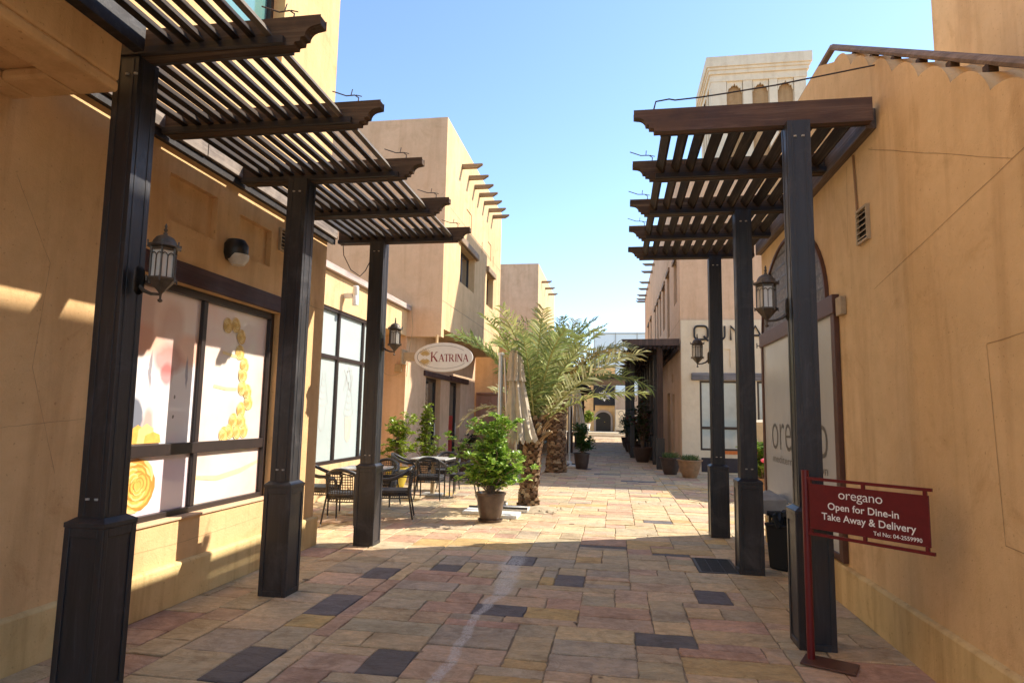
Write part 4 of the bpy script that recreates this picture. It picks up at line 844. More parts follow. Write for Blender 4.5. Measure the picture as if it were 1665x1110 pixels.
for a, b, zt, ll in ((17.7, 19.6, 6.62, (17.45, 19.85)), (21.55, 22.75, 6.65, (21.45, 22.85))):
    m = MB(); X = W4-.25; fr(m, X, a, b, 5.5, zt, .06, .05); m.box(X, X+.05, (a+b)/2-.03, (a+b)/2+.03, 5.56, zt-.06)
    q = m.build('window', 'frame_dark', b4); box('pane', 'dark_glass', q, X, X+.02, a, b, 5.5, zt)
    box('lintel', 'spike_wood', b4, W4-.02, W4+.1, ll[0], ll[1], zt+.002, zt+.21, 0.03)
def spike(parent, x, y, z, L, s):
    m = MB(); m.prism([(x-s*0.1, z), (x+s*L, z), (x+s*(L-.02), z-.03), (x+s*(L-.16), z-.12), (x-s*0.1, z-.12)], 'y', y-.06, y+.06); m.build('beam_end', 'spike_wood', parent)
for y in (17.6, 18.5, 19.3, 20.05, 20.85, 21.65, 22.4): spike(b4, W4, y, 9.0, 0.62, 1)
for z_ in (7.29, 4.61): seam(b4, [(YF+.02, z_), (24.1, z_)], W4+.0015, .02, 'spike_wood')
# oval hanging sign
t = thing('hanging_sign', (-5.0, 15.75, 3.0), 'white oval hanging sign with red lettering and golden sunburst, half behind palm leaves', 'sign')
SY = 15.55; sc_, sz_ = (-4.30, 3.08), (0.755, 0.365)
el = [(sc_[0]+sz_[0]*math.cos(2*PI*k/48), sc_[1]+sz_[1]*math.sin(2*PI*k/48)) for k in range(48)]
MB().prism(el, 'y', SY-.035, SY+.035).build('panel', 'sign_white', t, bevel=0.008)
m = MB(); m.box(-5.4, -4.98, SY-.02, SY+.02, 2.98, 3.2).box(W3-0.01, W3+.03, SY-.1, SY+.35, 2.9, 3.28); m.build('bracket', 'vent_tan', t, bevel=0.004)
OX = (0, SY-.0365, 0)
m = MB()
for rr, wd in ((0.9, .012),):
    for a0, a1 in ((35, 145), (215, 330)):
        ribbon(m, [(sc_[0]+sz_[0]*.86*math.cos(R_(a0+(a1-a0)*k/24)), sc_[1]+sz_[1]*.8*math.sin(R_(a0+(a1-a0)*k/24))) for k in range(25)], .009, OX, (1, 0, 0), Uz)
ribbon(m, [(-4.83+.15*math.cos(R_(100+k*8)), 3.08+.15*math.sin(R_(100+k*8))) for k in range(21)], .014, OX, (1, 0, 0), Uz)
m.build('border_line', 'letter_grey', t)
m = MB()
for sgn_ in (1, -1):
    m = MB()
    for k in range(9):
        a = R_(35+k*13.5); ribbon(m, [(-4.78+.04*math.cos(a), 3.07+sgn_*.05*math.sin(a)), (-4.78+.12*math.cos(a), 3.07+sgn_*.14*math.sin(a)), (-4.78+.2*math.cos(a), 3.07+sgn_*.24*math.sin(a))], [.006, .03, .004], OX, (1, 0, 0), Uz)
    m.build('sunburst', 'letter_gold', t)
# serif letters
GL = {'K': [(0, 0, 0, 1, .16), (.1, .42, .62, 1, .07), (.25, .55, .72, 0, .17), (-.14, 0, .14, 0, .05), (-.14, 1, .14, 1, .05), (.5, 1, .8, 1, .05), (.58, 0, .92, 0, .05)],
      'A': [(.05, 0, .4, 1, .07), (.4, 1, .78, 0, .17), (.17, .35, .62, .35, .06), (-.08, 0, .18, 0, .05), (.62, 0, .94, 0, .05)],
      'T': [(.36, 0, .36, 1, .16), (0, .97, .72, .97, .07), (.22, 0, .5, 0, .05), (0, .82, 0, 1, .05), (.72, .82, .72, 1, .05)],
      'R': [(.05, 0, .05, 1, .16), (.05, .97, .4, .97, .06), (.4, .97, .56, .86, .1), (.56, .86, .56, .62, .15), (.56, .62, .4, .5, .1), (.05, .5, .4, .5, .06), (.33, .5, .7, 0, .17), (-.09, 0, .19, 0, .05), (-.09, 1, .1, 1, .05), (.6, 0, .86, 0, .05)],
      'I': [(.12, 0, .12, 1, .16), (-.02, 0, .26, 0, .05), (-.02, 1, .26, 1, .05)],
      'N': [(.05, 0, .05, 1, .07), (.05, 1, .72, 0, .17), (.72, 0, .72, 1, .07), (-.08, 0, .18, 0, .05), (-.08, 1, .1, 1, .05), (.6, 1, .85, 1, .05)]}
ADV = {'K': .98, 'A': .94, 'T': .88, 'R': .98, 'I': .4, 'N': .96}
m = MB(); x = -4.60
for i, ch in enumerate('KATRINA'):
    h_ = 0.235 if i == 0 else 0.185; w_ = h_*0.82
    for (a0, b0, a1, b1_, wd) in GL[ch]: ribbon(m, [(x+a0*w_, 2.97+b0*h_), (x+a1*w_, 2.97+b1_*h_)], wd*h_, OX, (1, 0, 0), Uz)
    x += ADV[ch]*w_
m.build('lettering', 'letter_red', t)
cable('rusty bracket stay over the corner next to the oval sign', [(-4.5, 15.6, 3.66), (-4.5, 15.6, 3.44)], 0.04, 'wall_yellow')
# low wall and covered way beyond the house
t = MB(); t.box(-5.4, -4.55, 24.5, 24.75, 0, 2.45); t.box(-5.4, -4.5, 24.42, 24.8, 2.45, 2.52)
tag(t.build('garden_wall', 'wall_red', None, bevel=.01), 'reddish low wall with a diagonal crack behind the folded parasol', 'wall')
b5 = thing('shop_building', (-3.9, 30, 0), 'low orange building in shade behind the palm trunks', 'building')
m = MB(); skin(m, (-3.95, 0, 0), (0, 1, 0), (1, 0, 0), 25.2, 49.0, 0, 4.6, [(26.0, 29.6, 0, 3.0, .3), (30.6, 34, 0, 3.0, .3), (36, 40, 0, 3.0, .3), (42, 46, 0, 3.0, .3)]); m.box(-9, -4.3, 25.2, 49, 0, 4.6)
m.build('wall', 'wall_near', b5)
for a, b in ((26.0, 29.6), (30.6, 34), (36, 40), (42, 46)): d = box('door', 'frame_dark', b5, -4.25, -4.2, a, b, 0, 3.0); box('glass', 'dark_glass', d, -4.2, -4.19, a+.15, b-.15, .15, 2.85)
fp = thing('pergola', (-2.1, 29.5, 0), 'far timber canopy on brown posts at the left behind the palms', 'pergola')
m = MB(); m.box(-3.94, -1.6, 25.5, 46, 3.35, 3.5); m.build('deck', 'far_wood', fp)
for y in (25.8, 28.3, 31, 34, 37, 40.5, 44):
    m = MB(); m.prism([(-1.35, 3.34), (-1.4, 3.25), (-1.6, 3.15), (-3.9, 3.15), (-3.9, 3.34)], 'y', y-.05, y+.05); m.build('beam', 'far_wood', fp)
for y in (29.4, 35, 41): 
    m = MB(); m.box(-2.13, -1.95, y-.09, y+.09, .0, 3.15).box(-2.17, -1.91, y-.13, y+.13, 0, .95); m.build('post', 'far_wood', fp)
t = MB(); t.box(-2.9, 1.3, 42.0, 49.59, 4.16, 4.26); t.box(-2.9, 1.3, 49.6, 49.8, 4.1, 4.3); t.box(-2.9, -2.7, 49.6, 49.8, 0, 4.1).box(1.1, 1.3, 49.6, 49.8, 0, 4.1)  # the long flat roof is added to shade the far end
tag(t.build('timber_portal', 'far_wood', None), 'timber portal frame with an added shading roof spanning the alley before the black banner', 'portal')
b6 = thing('house', (W4, 38, 0), 'distant sand-coloured upper house behind the palm with three roof beams', 'building')
m = MB(); m.box(-12, W4, 36.5, 46.5, 0, 10.6); m.build('wall', 'wall_pink', b6)
box('side_render', 'wall_yellow', b6, W4, W4+.006, 36.5, 46.5, 0, 10.598)
for y in (38.2, 40.2, 42.2): spike(b6, W4+.006, y, 9.9, .65, 1)
for y in (38.3, 41.2): box('window', 'dark_glass', b6, W4+.006, W4+.02, y, y+1, 6.2, 7.4)

# ================================================================== RIGHT MIDDLE: coffee house
QY = 20.4; QX = 2.03
b7 = thing('coffee_house', (QX, QY, 0), 'large sand house with cream ground floor, black letters and eight roof beams on the right', 'building')
m = MB()
side_holes = [(21.3, 22.4, 5.5, 6.95, .25), (24.2, 25.3, 4.7, 7.15, .25), (26.4, 27.6, 5.3, 7.1, .25), (28.6, 29.5, 5.3, 7.1, .25), (30.4, 31.3, 5.3, 7.1, .25), (32.2, 33.1, 5.3, 7.1, .25), (36.0, 37.2, 5.0, 7.2, .25), (38.5, 39.7, 5.0, 7.2, .25),
              (22.6, 23.4, 0.5, 2.5, .2), (24.4, 25.6, 0.3, 2.6, .2), (23.0, 23.3, 2.9, 3.2, .1, 1)]
skin(m, (QX, 0, 0), (0, 1, 0), (-1, 0, 0), QY, 44, 0, 10.0, side_holes); m.box(QX+.35, 14, QY+.001, 44, 0, 10.0); m.box(QX+.002, 14, QY-.006, QY+.3, 0.01, 9.99)
m.build('wall', 'wall_pink', b7)
for h in side_holes[:-1]:
    q = box('window', 'frame_dark', b7, QX+.2, QX+.25, h[0], h[1], h[2], h[3]); box('pane', 'dark_glass', q, QX+.19, QX+.2, h[0]+.06, h[1]-.06, h[2]+.06, h[3]-.06)
    if h[2] > 4: box('lintel', 'spike_wood', b7, QX-.06, QX+.05, h[0]-.15, h[1]+.15, h[3]+.002, h[3]+.15)
for y in (33, 34.7, 37.5, 39.4, 41.5, 42.9, 44.0): spike(b7, QX, y if y < 43.9 else 43.8, 9.62, .62, -1)
spike(b7, QX, 31.2, 9.62, .62, -1)
m = MB(); cells = [(2.79, 3.51, 3.26, 3.80, .03, 1), (4.38, 5.1, 3.26, 3.80, .03, 1), (2.58, 3.74, .70, 2.82, .12), (4.27, 5.45, .70, 2.82, .12)]
skin(m, (0, QY-.13, 0), (1, 0, 0), (0, -1, 0), QX+.005, 12, 0.0, 4.71, cells, .13)
m.build('cream_panel', 'wall_cream', b7)
for a, b in ((2.58, 3.74), (4.27, 5.45)):
    m = MB(); Y = QY-.10
    def fy(mb, y, a0, a1, b0, b1, t=.05, d=.05): mb.box(a0, a0+t, y, y+d, b0, b1).box(a1-t, a1, y, y+d, b0, b1).box(a0+t, a1-t, y, y+d, b0, b0+t).box(a0+t, a1-t, y, y+d, b1-t, b1)
    fy(m, Y, a, b, .70, 2.82, .06); m.box((a+b)/2-.03, (a+b)/2+.03, Y, Y+.05, .76, 2.76).box(a+.06, (a+b)/2-.03, Y, Y+.045, 1.34, 1.42).box((a+b)/2+.03, b-.06, Y, Y+.045, 1.34, 1.42)
    q = m.build('window', 'frame_dark', b7); box('pane', 'qglass', q, a, b, Y+.02, Y+.03, .7, 2.82)
box('lintel', 'grey_wood', b7, 2.33, 5.7, QY-.2, QY-.131, 2.83, 3.06, .03)
box('orange_sill', 'orange_strip', b7, 3.2, 3.9, QY-.15, QY-.131, .60, .70)
box('dark_base', 'navy', b7, 2.60, 5.6, QY-.145, QY-.131, .05, .48)
m = MB(); LZ, LT = 4.05, 0.42; Yt = QY-.16
def stroke(pts, r=.03): m.tube([(a, Yt, b) for a, b in pts], r, 8)
def rr_(x, w_, z, h_, c_, a0=0, n=6, arcs=(0, 1, 2, 3)):
    P2 = []
    for k, (ccx, ccz, s0) in enumerate(((x+w_-c_, z+h_-c_, 0), (x+c_, z+h_-c_, 90), (x+c_, z+c_, 180), (x+w_-c_, z+c_, 270))):
        for q in range(n+1): a = R_(s0+90*q/n); P2.append((ccx+c_*math.cos(a), ccz+c_*math.sin(a)))
    return P2
P2 = rr_(2.44, .40, LZ+.05, LT, .12); stroke(P2+[P2[0]]); stroke([(2.72, LZ+.16), (2.86, LZ+.0)])
P2 = [(2.98, LZ+LT+.05), (2.98, LZ+.17)]+[(3.10+.12*math.cos(R_(180+90*q/6)), LZ+.17+.12*math.sin(R_(180+90*q/6))) for q in range(1, 7)]+[(3.23+.12*math.cos(R_(270+90*q/6)), LZ+.17+.12*math.sin(R_(270+90*q/6))) for q in range(7)]+[(3.35, LZ+LT+.05)]
stroke(P2); stroke([(3.53, LZ+.03), (3.53, LZ+LT+.05), (3.92, LZ+.03), (3.92, LZ+LT+.05)]); stroke([(4.06, LZ+.03), (4.26, LZ+LT+.05), (4.48, LZ+.03)]); stroke([(4.13, LZ+.17), (4.41, LZ+.17)])
m.build('lettering', 'letter_black', b7, True)
text('HOME', 'letter_black', b7, 'lettering', (4.27, QY-.134, 3.83), (1, 0, 0), (0, 0, 1), .22, 1.0, .015, .003, align='LEFT')
for z_ in (4.75, 7.6): seam(b7, [(QY+.02, z_), (43.9, z_)], QX-.0015, .02, 'wall_brown')
# wind tower
tw = thing('wind_tower', (5, 23, 10), 'cream wind tower with carved arched openings rising over the right houses', 'tower')
TX0, TX1, TY0, TY1 = 3.42, 6.68, 22.5, 25.2
m = MB(); m.box(TX0+.25, TX1-.25, TY0+.25, TY1-.25, 10, 13.9)
cols = [(TX0, 3.98), (4.51, 4.86), (5.40, 5.72), (6.24, TX1)]
for a, b in cols: m.box(a+.02, b-.02, TY0, TY0+.3, 10, 13.72)
for a, b in ((TY0, TY0+.5), (TY0+.9, TY0+1.15), (TY0+1.55, TY0+1.8), (TY0+2.2, TY1)): m.box(TX0, TX0+.3, a+.001, b, 10, 13.72)
m.build('shaft', 'tower_cream', tw, bevel=.01)
m = MB(); m.box(TX0-.02, TX1+.02, TY0-.02, TY1+.02, 13.72, 13.98).box(TX0-.08, TX1+.08, TY0-.08, TY1+.08, 13.98, 14.12).box(TX0-.12, TX1+.12, TY0-.12, TY1+.12, 14.12, 14.22).box(TX0-.17, TX1+.17, TY0-.17, TY1+.17, 14.22, 14.6)
m.build('cornice', 'tower_cream', tw, bevel=.01)
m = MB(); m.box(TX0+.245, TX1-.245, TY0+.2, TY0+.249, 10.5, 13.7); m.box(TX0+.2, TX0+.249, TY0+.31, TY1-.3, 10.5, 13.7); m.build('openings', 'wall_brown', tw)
for a, b in ((3.98, 4.51), (4.86, 5.40), (5.72, 6.24)):
    mid = (a+b)/2; m = MB()
    for s in (-1, 1):
        e = a if s < 0 else b
        p2 = [(e, 13.72), (mid, 13.72), (mid, 13.66)]
        for k in range(7): p2.append((mid+s*(b-a)/2*(k/6)*.9, 13.66-.1*abs(math.sin(k*1.3))-.22*(k/6)**2))
        p2.append((e, 13.3)); m.prism(p2, 'y', TY0+.05, TY0+.12)
    m.build('carved_arch', 'tower_cream', tw)
# far right pergola
fr2 = thing('pergola', (1.4, 21.3, 0), 'far brown timber pergola along the coffee house wall', 'pergola')
m = MB(); m.prism([(0.2, 4.12), (.25, 4.04), (.5, 3.93), (2.0, 3.93), (2.0, 4.14)], 'y', 20.35, 20.5); m.build('beam', 'far_wood', fr2)
for k in range(9):
    y = 21.4+2.2*k; m = MB(); m.prism([(0.2, 4.1), (.25, 4.02), (.5, 3.93), (2.02, 3.93), (2.02, 4.1)], 'y', y-.05, y+.05); m.build('beam', 'far_wood', fr2)
    q = MB().box(1.37, 1.55, y-.09, y+.09, .99, 3.93).build('post', 'far_wood' if k == 0 else 'post_wood', fr2); MB().box(1.33, 1.59, y-.13, y+.13, 0, 1.0).build('base', 'post_wood', q, bevel=.006)
for k in range(11):
    x = .5+k*.145; MB().box(x-.02, x+.02, 20.5, 40, 3.96, 4.06).build('slat', 'slat_wood', fr2)
box('deck', 'far_wood', fr2, .45, 2.0, 22.5, 40, 4.11, 4.15)  # closed roof added over the slats to keep this stretch dark
for y in (27.0, 31.4, 35.8, 40.0): MB().box(.62, .80, y-.09, y+.09, 0, 3.93).build('post', 'post_wood', fr2)
box('wall_beam', 'far_wood', fr2, 1.95, 2.025, 20.5, 40, 3.8, 3.925)
# far end of the alley
fe = thing('far_house', (-1, 60, 0), 'orange house closing the alley with arched wooden door under a black banner', 'building')
m = MB(); m.box(-9, 0.0, 60, 66, 0, 6.3); m.build('wall', 'far_orange', fe)
box('recess', 'dark_void', fe, -2.0, -1.85, 59.98, 59.999, 2.2, 6.0)
m = MB(); m.prism([(-1.75, .35)]+[(-1.07+.68*math.cos(PI-PI*k/12), 1.55+.55*math.sin(PI*k/12)) for k in range(13)]+[(-.39, .35)], 'y', 59.93, 59.999); d = m.build('door', 'dark_void', fe)
m = MB()
arc = [(-1.07+.68*math.cos(PI-PI*k/12), 1.55+.55*math.sin(PI*k/12)) for k in range(13)]; ar2 = [(-1.07+.86*math.cos(PI-PI*k/12), 1.55+.75*math.sin(PI*k/12)) for k in range(13)]
for k in range(12): m.prism([arc[k], arc[k+1], ar2[k+1], ar2[k]], 'y', 59.85, 59.999)
m.box(-1.93, -1.75, 59.85, 59.999, .35, 1.55).box(-.39, -.21, 59.85, 59.999, .35, 1.55); m.build('surround', 'far_stone', fe)
MB().lathe([(0.0, -.04), (.04, 0), (0, .04)], (-.95, 59.9, 1.2), 8).build('handle', 'pot_yellow', d)
q = box('window', 'frame_dark', fe, -3.5, -2.95, 59.94, 59.999, 1.5, 2.4); box('pane', 'dark_glass', q, -3.42, -3.03, 59.92, 59.94, 1.58, 2.32); box('lintel', 'lintel_wood', fe, -3.7, -2.75, 59.85, 59.999, 2.45, 2.6)
fs = thing('stone_building', (.8, 58, 0), 'small grey stone building with a cream menu board beside the arched door', 'building')
m = MB(); m.box(.02, 2.2, 58.5, 64, 0, 3.66); m.build('wall', 'far_stone', fs)
m = MB(); m.box(.05, 1.1, 58.38, 58.499, .5, 2.35); mbd = m.build('menu_board', 'wall_cream', fs)
m = MB()
for k in range(9): ribbon(m, [(.2+random.uniform(0, .2), .75+k*.1), (.55+random.uniform(0, .4), .75+k*.1+random.uniform(-.03, .03))], .05, (0, 58.37, 0), (1, 0, 0), Uz)
ribbon(m, [(.55+.22*math.cos(k*PI/10), 2.0+.22*math.sin(k*PI/10)) for k in range(21)], .04, (0, 58.37, 0), (1, 0, 0), Uz)
m.build('lettering', 'letter_grey', mbd)
bn = thing('banner', (-.95, 59.6, 3), 'black banner with white ornament and lettering at the end of the alley', 'banner')
box('cloth', 'banner_black', bn, -1.9, -.02, 59.7, 59.72, 2.72, 4.55); MB().tube([(-1.95, 59.7, 4.6), (0.02, 59.7, 4.6)], .05, 8).build('rod', 'silver', bn)
text('Just Kunafa', 'letter_white', bn, 'lettering', (-.97, 59.69, 3.52), (1, 0, 0), (0, 0, 1), .30, .82, .015, .004)
m = MB(); O2 = (0, 59.69, 0)
for s in (1, -1):
    m.polyf(O2, (1, 0, 0), Uz, [(-.97-.13, 3.62+s*.33), (-.97, 3.62+s*.56), (-.97+.13, 3.62+s*.33), (-.97, 3.62+s*.26)]); 
    for d_ in (-1, 1): ribbon(m, [(-.97+d_*.1, 3.62+s*.25), (-.97+d_*.3, 3.62+s*.22), (-.97+d_*.45, 3.62+s*.26), (-.97+d_*.5, 3.62+s*.33)], [.09, .07, .05, .02], O2, (1, 0, 0), Uz)
m.build('ornament', 'letter_white', bn)
m = MB(); m.box(-9, 9, 54.4, 60, -.04, .17).box(-9, 9, 55.2, 60, .17, .33); tag(m.build('step_terrace', 'wall_cream', None), kind='structure')
fg = thing('glass_building', (4, 120, 0), 'pale blue glass building far away behind the alley rooftops', 'building')
m = MB(); m.box(-4, 14, 120, 130, 0, 17.5); m.build('facade', 'far_glass', fg)
m = MB()
for k in range(5): m.box(-4+4*k, -3.85+4*k, 119.9, 119.999, 0, 17.5)
for z in (13, 17.2): m.box(-4, 14, 119.85, 119.9, z, z+.2)
m.build('mullions', 'tin', fg)

# ================================================================== PLANTS
def leafset(mb, c, r, n, rnd, L=0.06, W_=0.024, cols=((.10, .20, .02), (.16, .28, .03), (.06, .13, .015)), up=0.5):
    "rosette of folded leaves round c"
    c = Vector(c)
    for i in range(n):
        a = rnd.uniform(0, 2*PI); e = rnd.uniform(-0.3, 1.3)*up*1.4
        d = Vector((math.cos(a)*math.cos(e), math.sin(a)*math.cos(e), math.sin(e))); s = d.cross(Vector((0, 0, 1)))
        if s.length < .1: s = Vector((1, 0, 0))
        s.normalize(); nn = s.cross(d); l_ = L*rnd.uniform(.7, 1.2); w_ = W_*rnd.uniform(.8, 1.2); o = c+d*r*rnd.uniform(.0, 1)
        s = (s+nn*rnd.uniform(-.6, .6)).normalized(); nn = s.cross(d)
        k = rnd.uniform(.8, 1.2); q = rnd.choice(cols); mb.col = (q[0]*k, q[1]*k, q[2]*k)
        mb.add([o, o+d*l_*.4+s*w_+nn*w_*.3, o+d*l_*.8+s*w_*.7+nn*w_*.2, o+d*l_-nn*l_*.12, o+d*l_*.8-s*w_*.7+nn*w_*.2, o+d*l_*.4-s*w_+nn*w_*.3, o+d*l_*.6], [(0, 1, 2, 6), (6, 2, 3), (0, 6, 4, 5), (6, 3, 4)])
def shrub(root, base, H, rad, nbr, rnd, mats=('leaf', 'bark'), L=.06, W_=.024, cols=((.10, .20, .02), (.17, .29, .03), (.06, .13, .015)), nl=14, shape=None, low=.25, twig=5):
    bx, by, bz = base; fm = MB(); sm = MB()
    for i in range(nbr):
        a = 2*PI*i/nbr*2.399+rnd.uniform(-.3, .3); f = rnd.uniform(.05, 1); h_ = H*rnd.uniform(low+.1, 1.0); rr = rad*f*(shape(h_/H) if shape else math.sin(PI*min(1, max(.12, .1+.85*h_/H)))**.6)
        p0 = Vector((bx+rnd.uniform(-.03, .03), by+rnd.uniform(-.03, .03), bz)); p2 = Vector((bx+rr*math.cos(a), by+rr*math.sin(a), bz+h_)); p1 = p0.lerp(p2, .5)+Vector((-.15*rr*math.cos(a), -.15*rr*math.sin(a), .1*h_))
        sm.tube([p0, p0.lerp(p1, .5), p1, p2], [.011, .009, .007, .003], 5)
        for t_ in range(twig):
            tt = rnd.uniform(.35, 1.0) if t_ else 1.0; q = (p1.lerp(p2, (tt-.5)*2) if tt > .5 else p0.lerp(p1, tt*2)); e = q+Vector((rnd.uniform(-1, 1), rnd.uniform(-1, 1), rnd.uniform(-.1, 1)))*rad*.22
            sm.tube([q, e], [.004, .002], 4, False); leafset(fm, e, L*.6, nl, rnd, L, W_, cols)
    fm.build('foliage', mats[0], root); sm.build('stems', mats[1], root)
def pot(root, c, r0, r1, h, mat, lip=.02, n=28, sau=False):
    m = MB(); x, y = c; m.lathe([(r0*.95, 0), (r0, .01), (r0+(r1-r0)*.55, h*.4), (r0+(r1-r0)*.9, h*.8), (r1, h-.035), (r1+lip, h-.03), (r1+lip, h), (r1-.01, h), (r1-.02, h-.05)], (x, y, 0), n)
    m.build('pot', mat, root, True)
    MB().lathe([(r1-.015, h-.045), (r1*.5, h-.03), (.001, h-.025)], (x, y, 0), n, top=False).build('soil', 'soil', root)
    if sau: MB().lathe([(r0*.9, 0), (r0+.03, .003), (r0+.045, .035), (r0+.03, .035), (r0+.01, .012)], (x, y, 0), n).build('saucer', mat, root, True)
t = thing('potted_shrub', (-1.93, 10.0, 0), 'bushy green shrub in a glossy brown pot before the palm trunk', 'potted plant')
pot(t, (-1.93, 10.0), .155, .225, .44, 'pot_brown', sau=True)
shrub(t, (-1.93, 10.0, .40), 1.14, .67, 58, random.Random(3), L=.082, W_=.03, cols=((.22, .38, .04), (.34, .52, .07), (.13, .25, .03), (.44, .60, .12)), nl=13, twig=6, low=.08)
t = thing('potted_shrub', (-4.85, 13.9, 0), 'yellow-green shrub in a yellow pot between the two café tables', 'potted plant')
pot(t, (-4.85, 13.9), .17, .27, .44, 'pot_yellow')
shrub(t, (-4.85, 13.9, .40), 1.35, .62, 30, random.Random(5), L=.075, W_=.028, cols=((.26, .34, .03), (.34, .42, .05), (.16, .24, .02)), nl=12, twig=5, shape=lambda f: 1.0 if f < .55 else .55, low=.12)
t = thing('potted_shrub', (-4.75, 15.2, 0), 'slim light-green shrub in a tan pot before the dark glass door', 'potted plant')
pot(t, (-4.75, 15.2), .17, .25, .42, 'pot_terracotta')
shrub(t, (-4.6, 15.2, .38), 1.45, .55, 26, random.Random(8), L=.075, W_=.026, cols=((.20, .27, .03), (.28, .36, .04), (.12, .18, .02)), nl=11, twig=5, shape=lambda f: 1.0 if f < .55 else .3, low=.12)
for i, (x, y, r1, h, lab, mt) in enumerate(((2.08, 18.75, .33, .50, 'wide terracotta-brown planter with green tufts, nearer of the pair by the cream wall', 'pot_terracotta'), (1.62, 19.6, .30, .50, 'dark brown planter with green tufts, farther of the pair by the cream wall', 'pot_dark'))):
    t = thing('planter', (x, y, 0), lab, 'planter'); pot(t, (x, y), .19, r1, h, mt, .03)
    fm = MB(); rn = random.Random(20+i)
    for k in range(260):
        a = rn.uniform(0, 2*PI); q = Vector((x+r1*.8*rn.uniform(0, 1)*math.cos(a), y+r1*.8*rn.uniform(0, 1)*math.sin(a), h-.03)); d = Vector((rn.uniform(-.6, .6), rn.uniform(-.6, .6), 1)).normalized(); s = d.cross(Vector((rn.uniform(-1, 1), rn.uniform(-1, 1), 0))).normalized(); l_ = rn.uniform(.10, .24)
        fm.col = rn.choice(((.12, .17, .05), (.18, .24, .07), (.08, .12, .03))); fm.add([q-s*.006, q+s*.006, q+d*l_*.6+s*.009, q+d*l_+s*.02+Vector((0, 0, -.02)), q+d*l_*.6-s*.007], [(0, 1, 2, 4), (4, 2, 3)])
    fm.build('foliage', 'leaf', t)
dk = ((.03, .055, .012), (.05, .08, .02), (.12, .03, .015))
for i, (x, y, H, rd, lab) in enumerate(((1.02, 24.6, 1.7, .55, 'dark bush with reddish leaves in a brown pot by the far pergola posts'), (.85, 27.6, 1.5, .5, 'second dark bush in a pot along the far pergola, behind the reddish one'), (.75, 31.5, 1.4, .5, 'small dark bush in a pot along the far pergola, third along'), (.7, 36, 1.3, .5, 'farthest dark bush in a pot at the pergola foot'))):
    t = thing('potted_shrub', (x, y, 0), lab, 'potted plant', 'dark bushes by the far pergola'); pot(t, (x, y), .22, .36, .55, 'pot_dark'); shrub(t, (x, y, .5), H, rd, 22, random.Random(30+i), L=.12, W_=.045, cols=dk if i == 0 else dk[:2], nl=9, twig=4, low=.1)
t = thing('potted_shrub', (-1.05, 20.6, 0), 'dark green rounded shrub in a black pot right of the farther palm trunk', 'potted plant'); pot(t, (-1.05, 20.6), .18, .25, .5, 'pot_dark'); shrub(t, (-1.05, 20.6, .4), .95, .42, 24, random.Random(41), L=.1, W_=.04, cols=((.05, .10, .02), (.08, .15, .03)), nl=10, twig=4, low=.1)
t = thing('potted_shrub', (-3.0, 22.0, 0), 'dark shrub with red blossoms between the two palm trunks', 'potted plant'); pot(t, (-3.0, 22.0), .18, .28, .5, 'pot_dark'); shrub(t, (-3.0, 22.0, .4), 1.2, .5, 20, random.Random(42), L=.1, W_=.04, cols=((.03, .07, .02), (.05, .10, .02)), nl=10, twig=4, low=.1)
m = MB()
rn = random.Random(4)
for k in range(12):
    m.col = None; c = (-3.0+rn.uniform(-.45, .45), 21.6+rn.uniform(-.2, .1), 1.1+rn.uniform(-.2, .5)); m.lathe([(0, -.05), (.05, -.02), (.06, .02), (0, .05)], c, 6)
m.build('blossoms', 'red_petal', t)
t = thing('topiary', (-2.4, 55.8, .33), 'round bright-green shrub in a white vase at the far steps', 'potted plant')
MB().lathe([(.2, 0), (.22, .05), (.18, .3), (.26, .7), (.3, .72), (.26, .75)], (-2.35, 55.8, .33), 16).build('vase', 'white_paint', t, True); shrub(t, (-2.35, 55.8, 1.0), .95, .75, 26, random.Random(44), L=.2, W_=.08, cols=((.22, .30, .04), (.30, .38, .06)), nl=9, twig=4, low=.2)
t = thing('potted_flowers', (3.05, 14.2, 0), 'pink geraniums with bright green leaves glimpsed behind the middle right post', 'flowers')
pot(t, (3.05, 14.2), .18, .26, .45, 'pot_terracotta'); shrub(t, (3.05, 14.2, .4), .75, .42, 24, random.Random(45), L=.09, W_=.045, cols=((.18, .30, .04), (.26, .38, .06)), nl=10, twig=4, low=.1)
m = MB(); rn = random.Random(5)
for k in range(14): m.lathe([(0, -.045), (.05, -.02), (.06, .02), (0, .05)], (3.05+rn.uniform(-.38, .3), 13.9+rn.uniform(-.2, .1), .5+rn.uniform(0, .6)), 7)
m.build('blossoms', 'pink_petal', t)

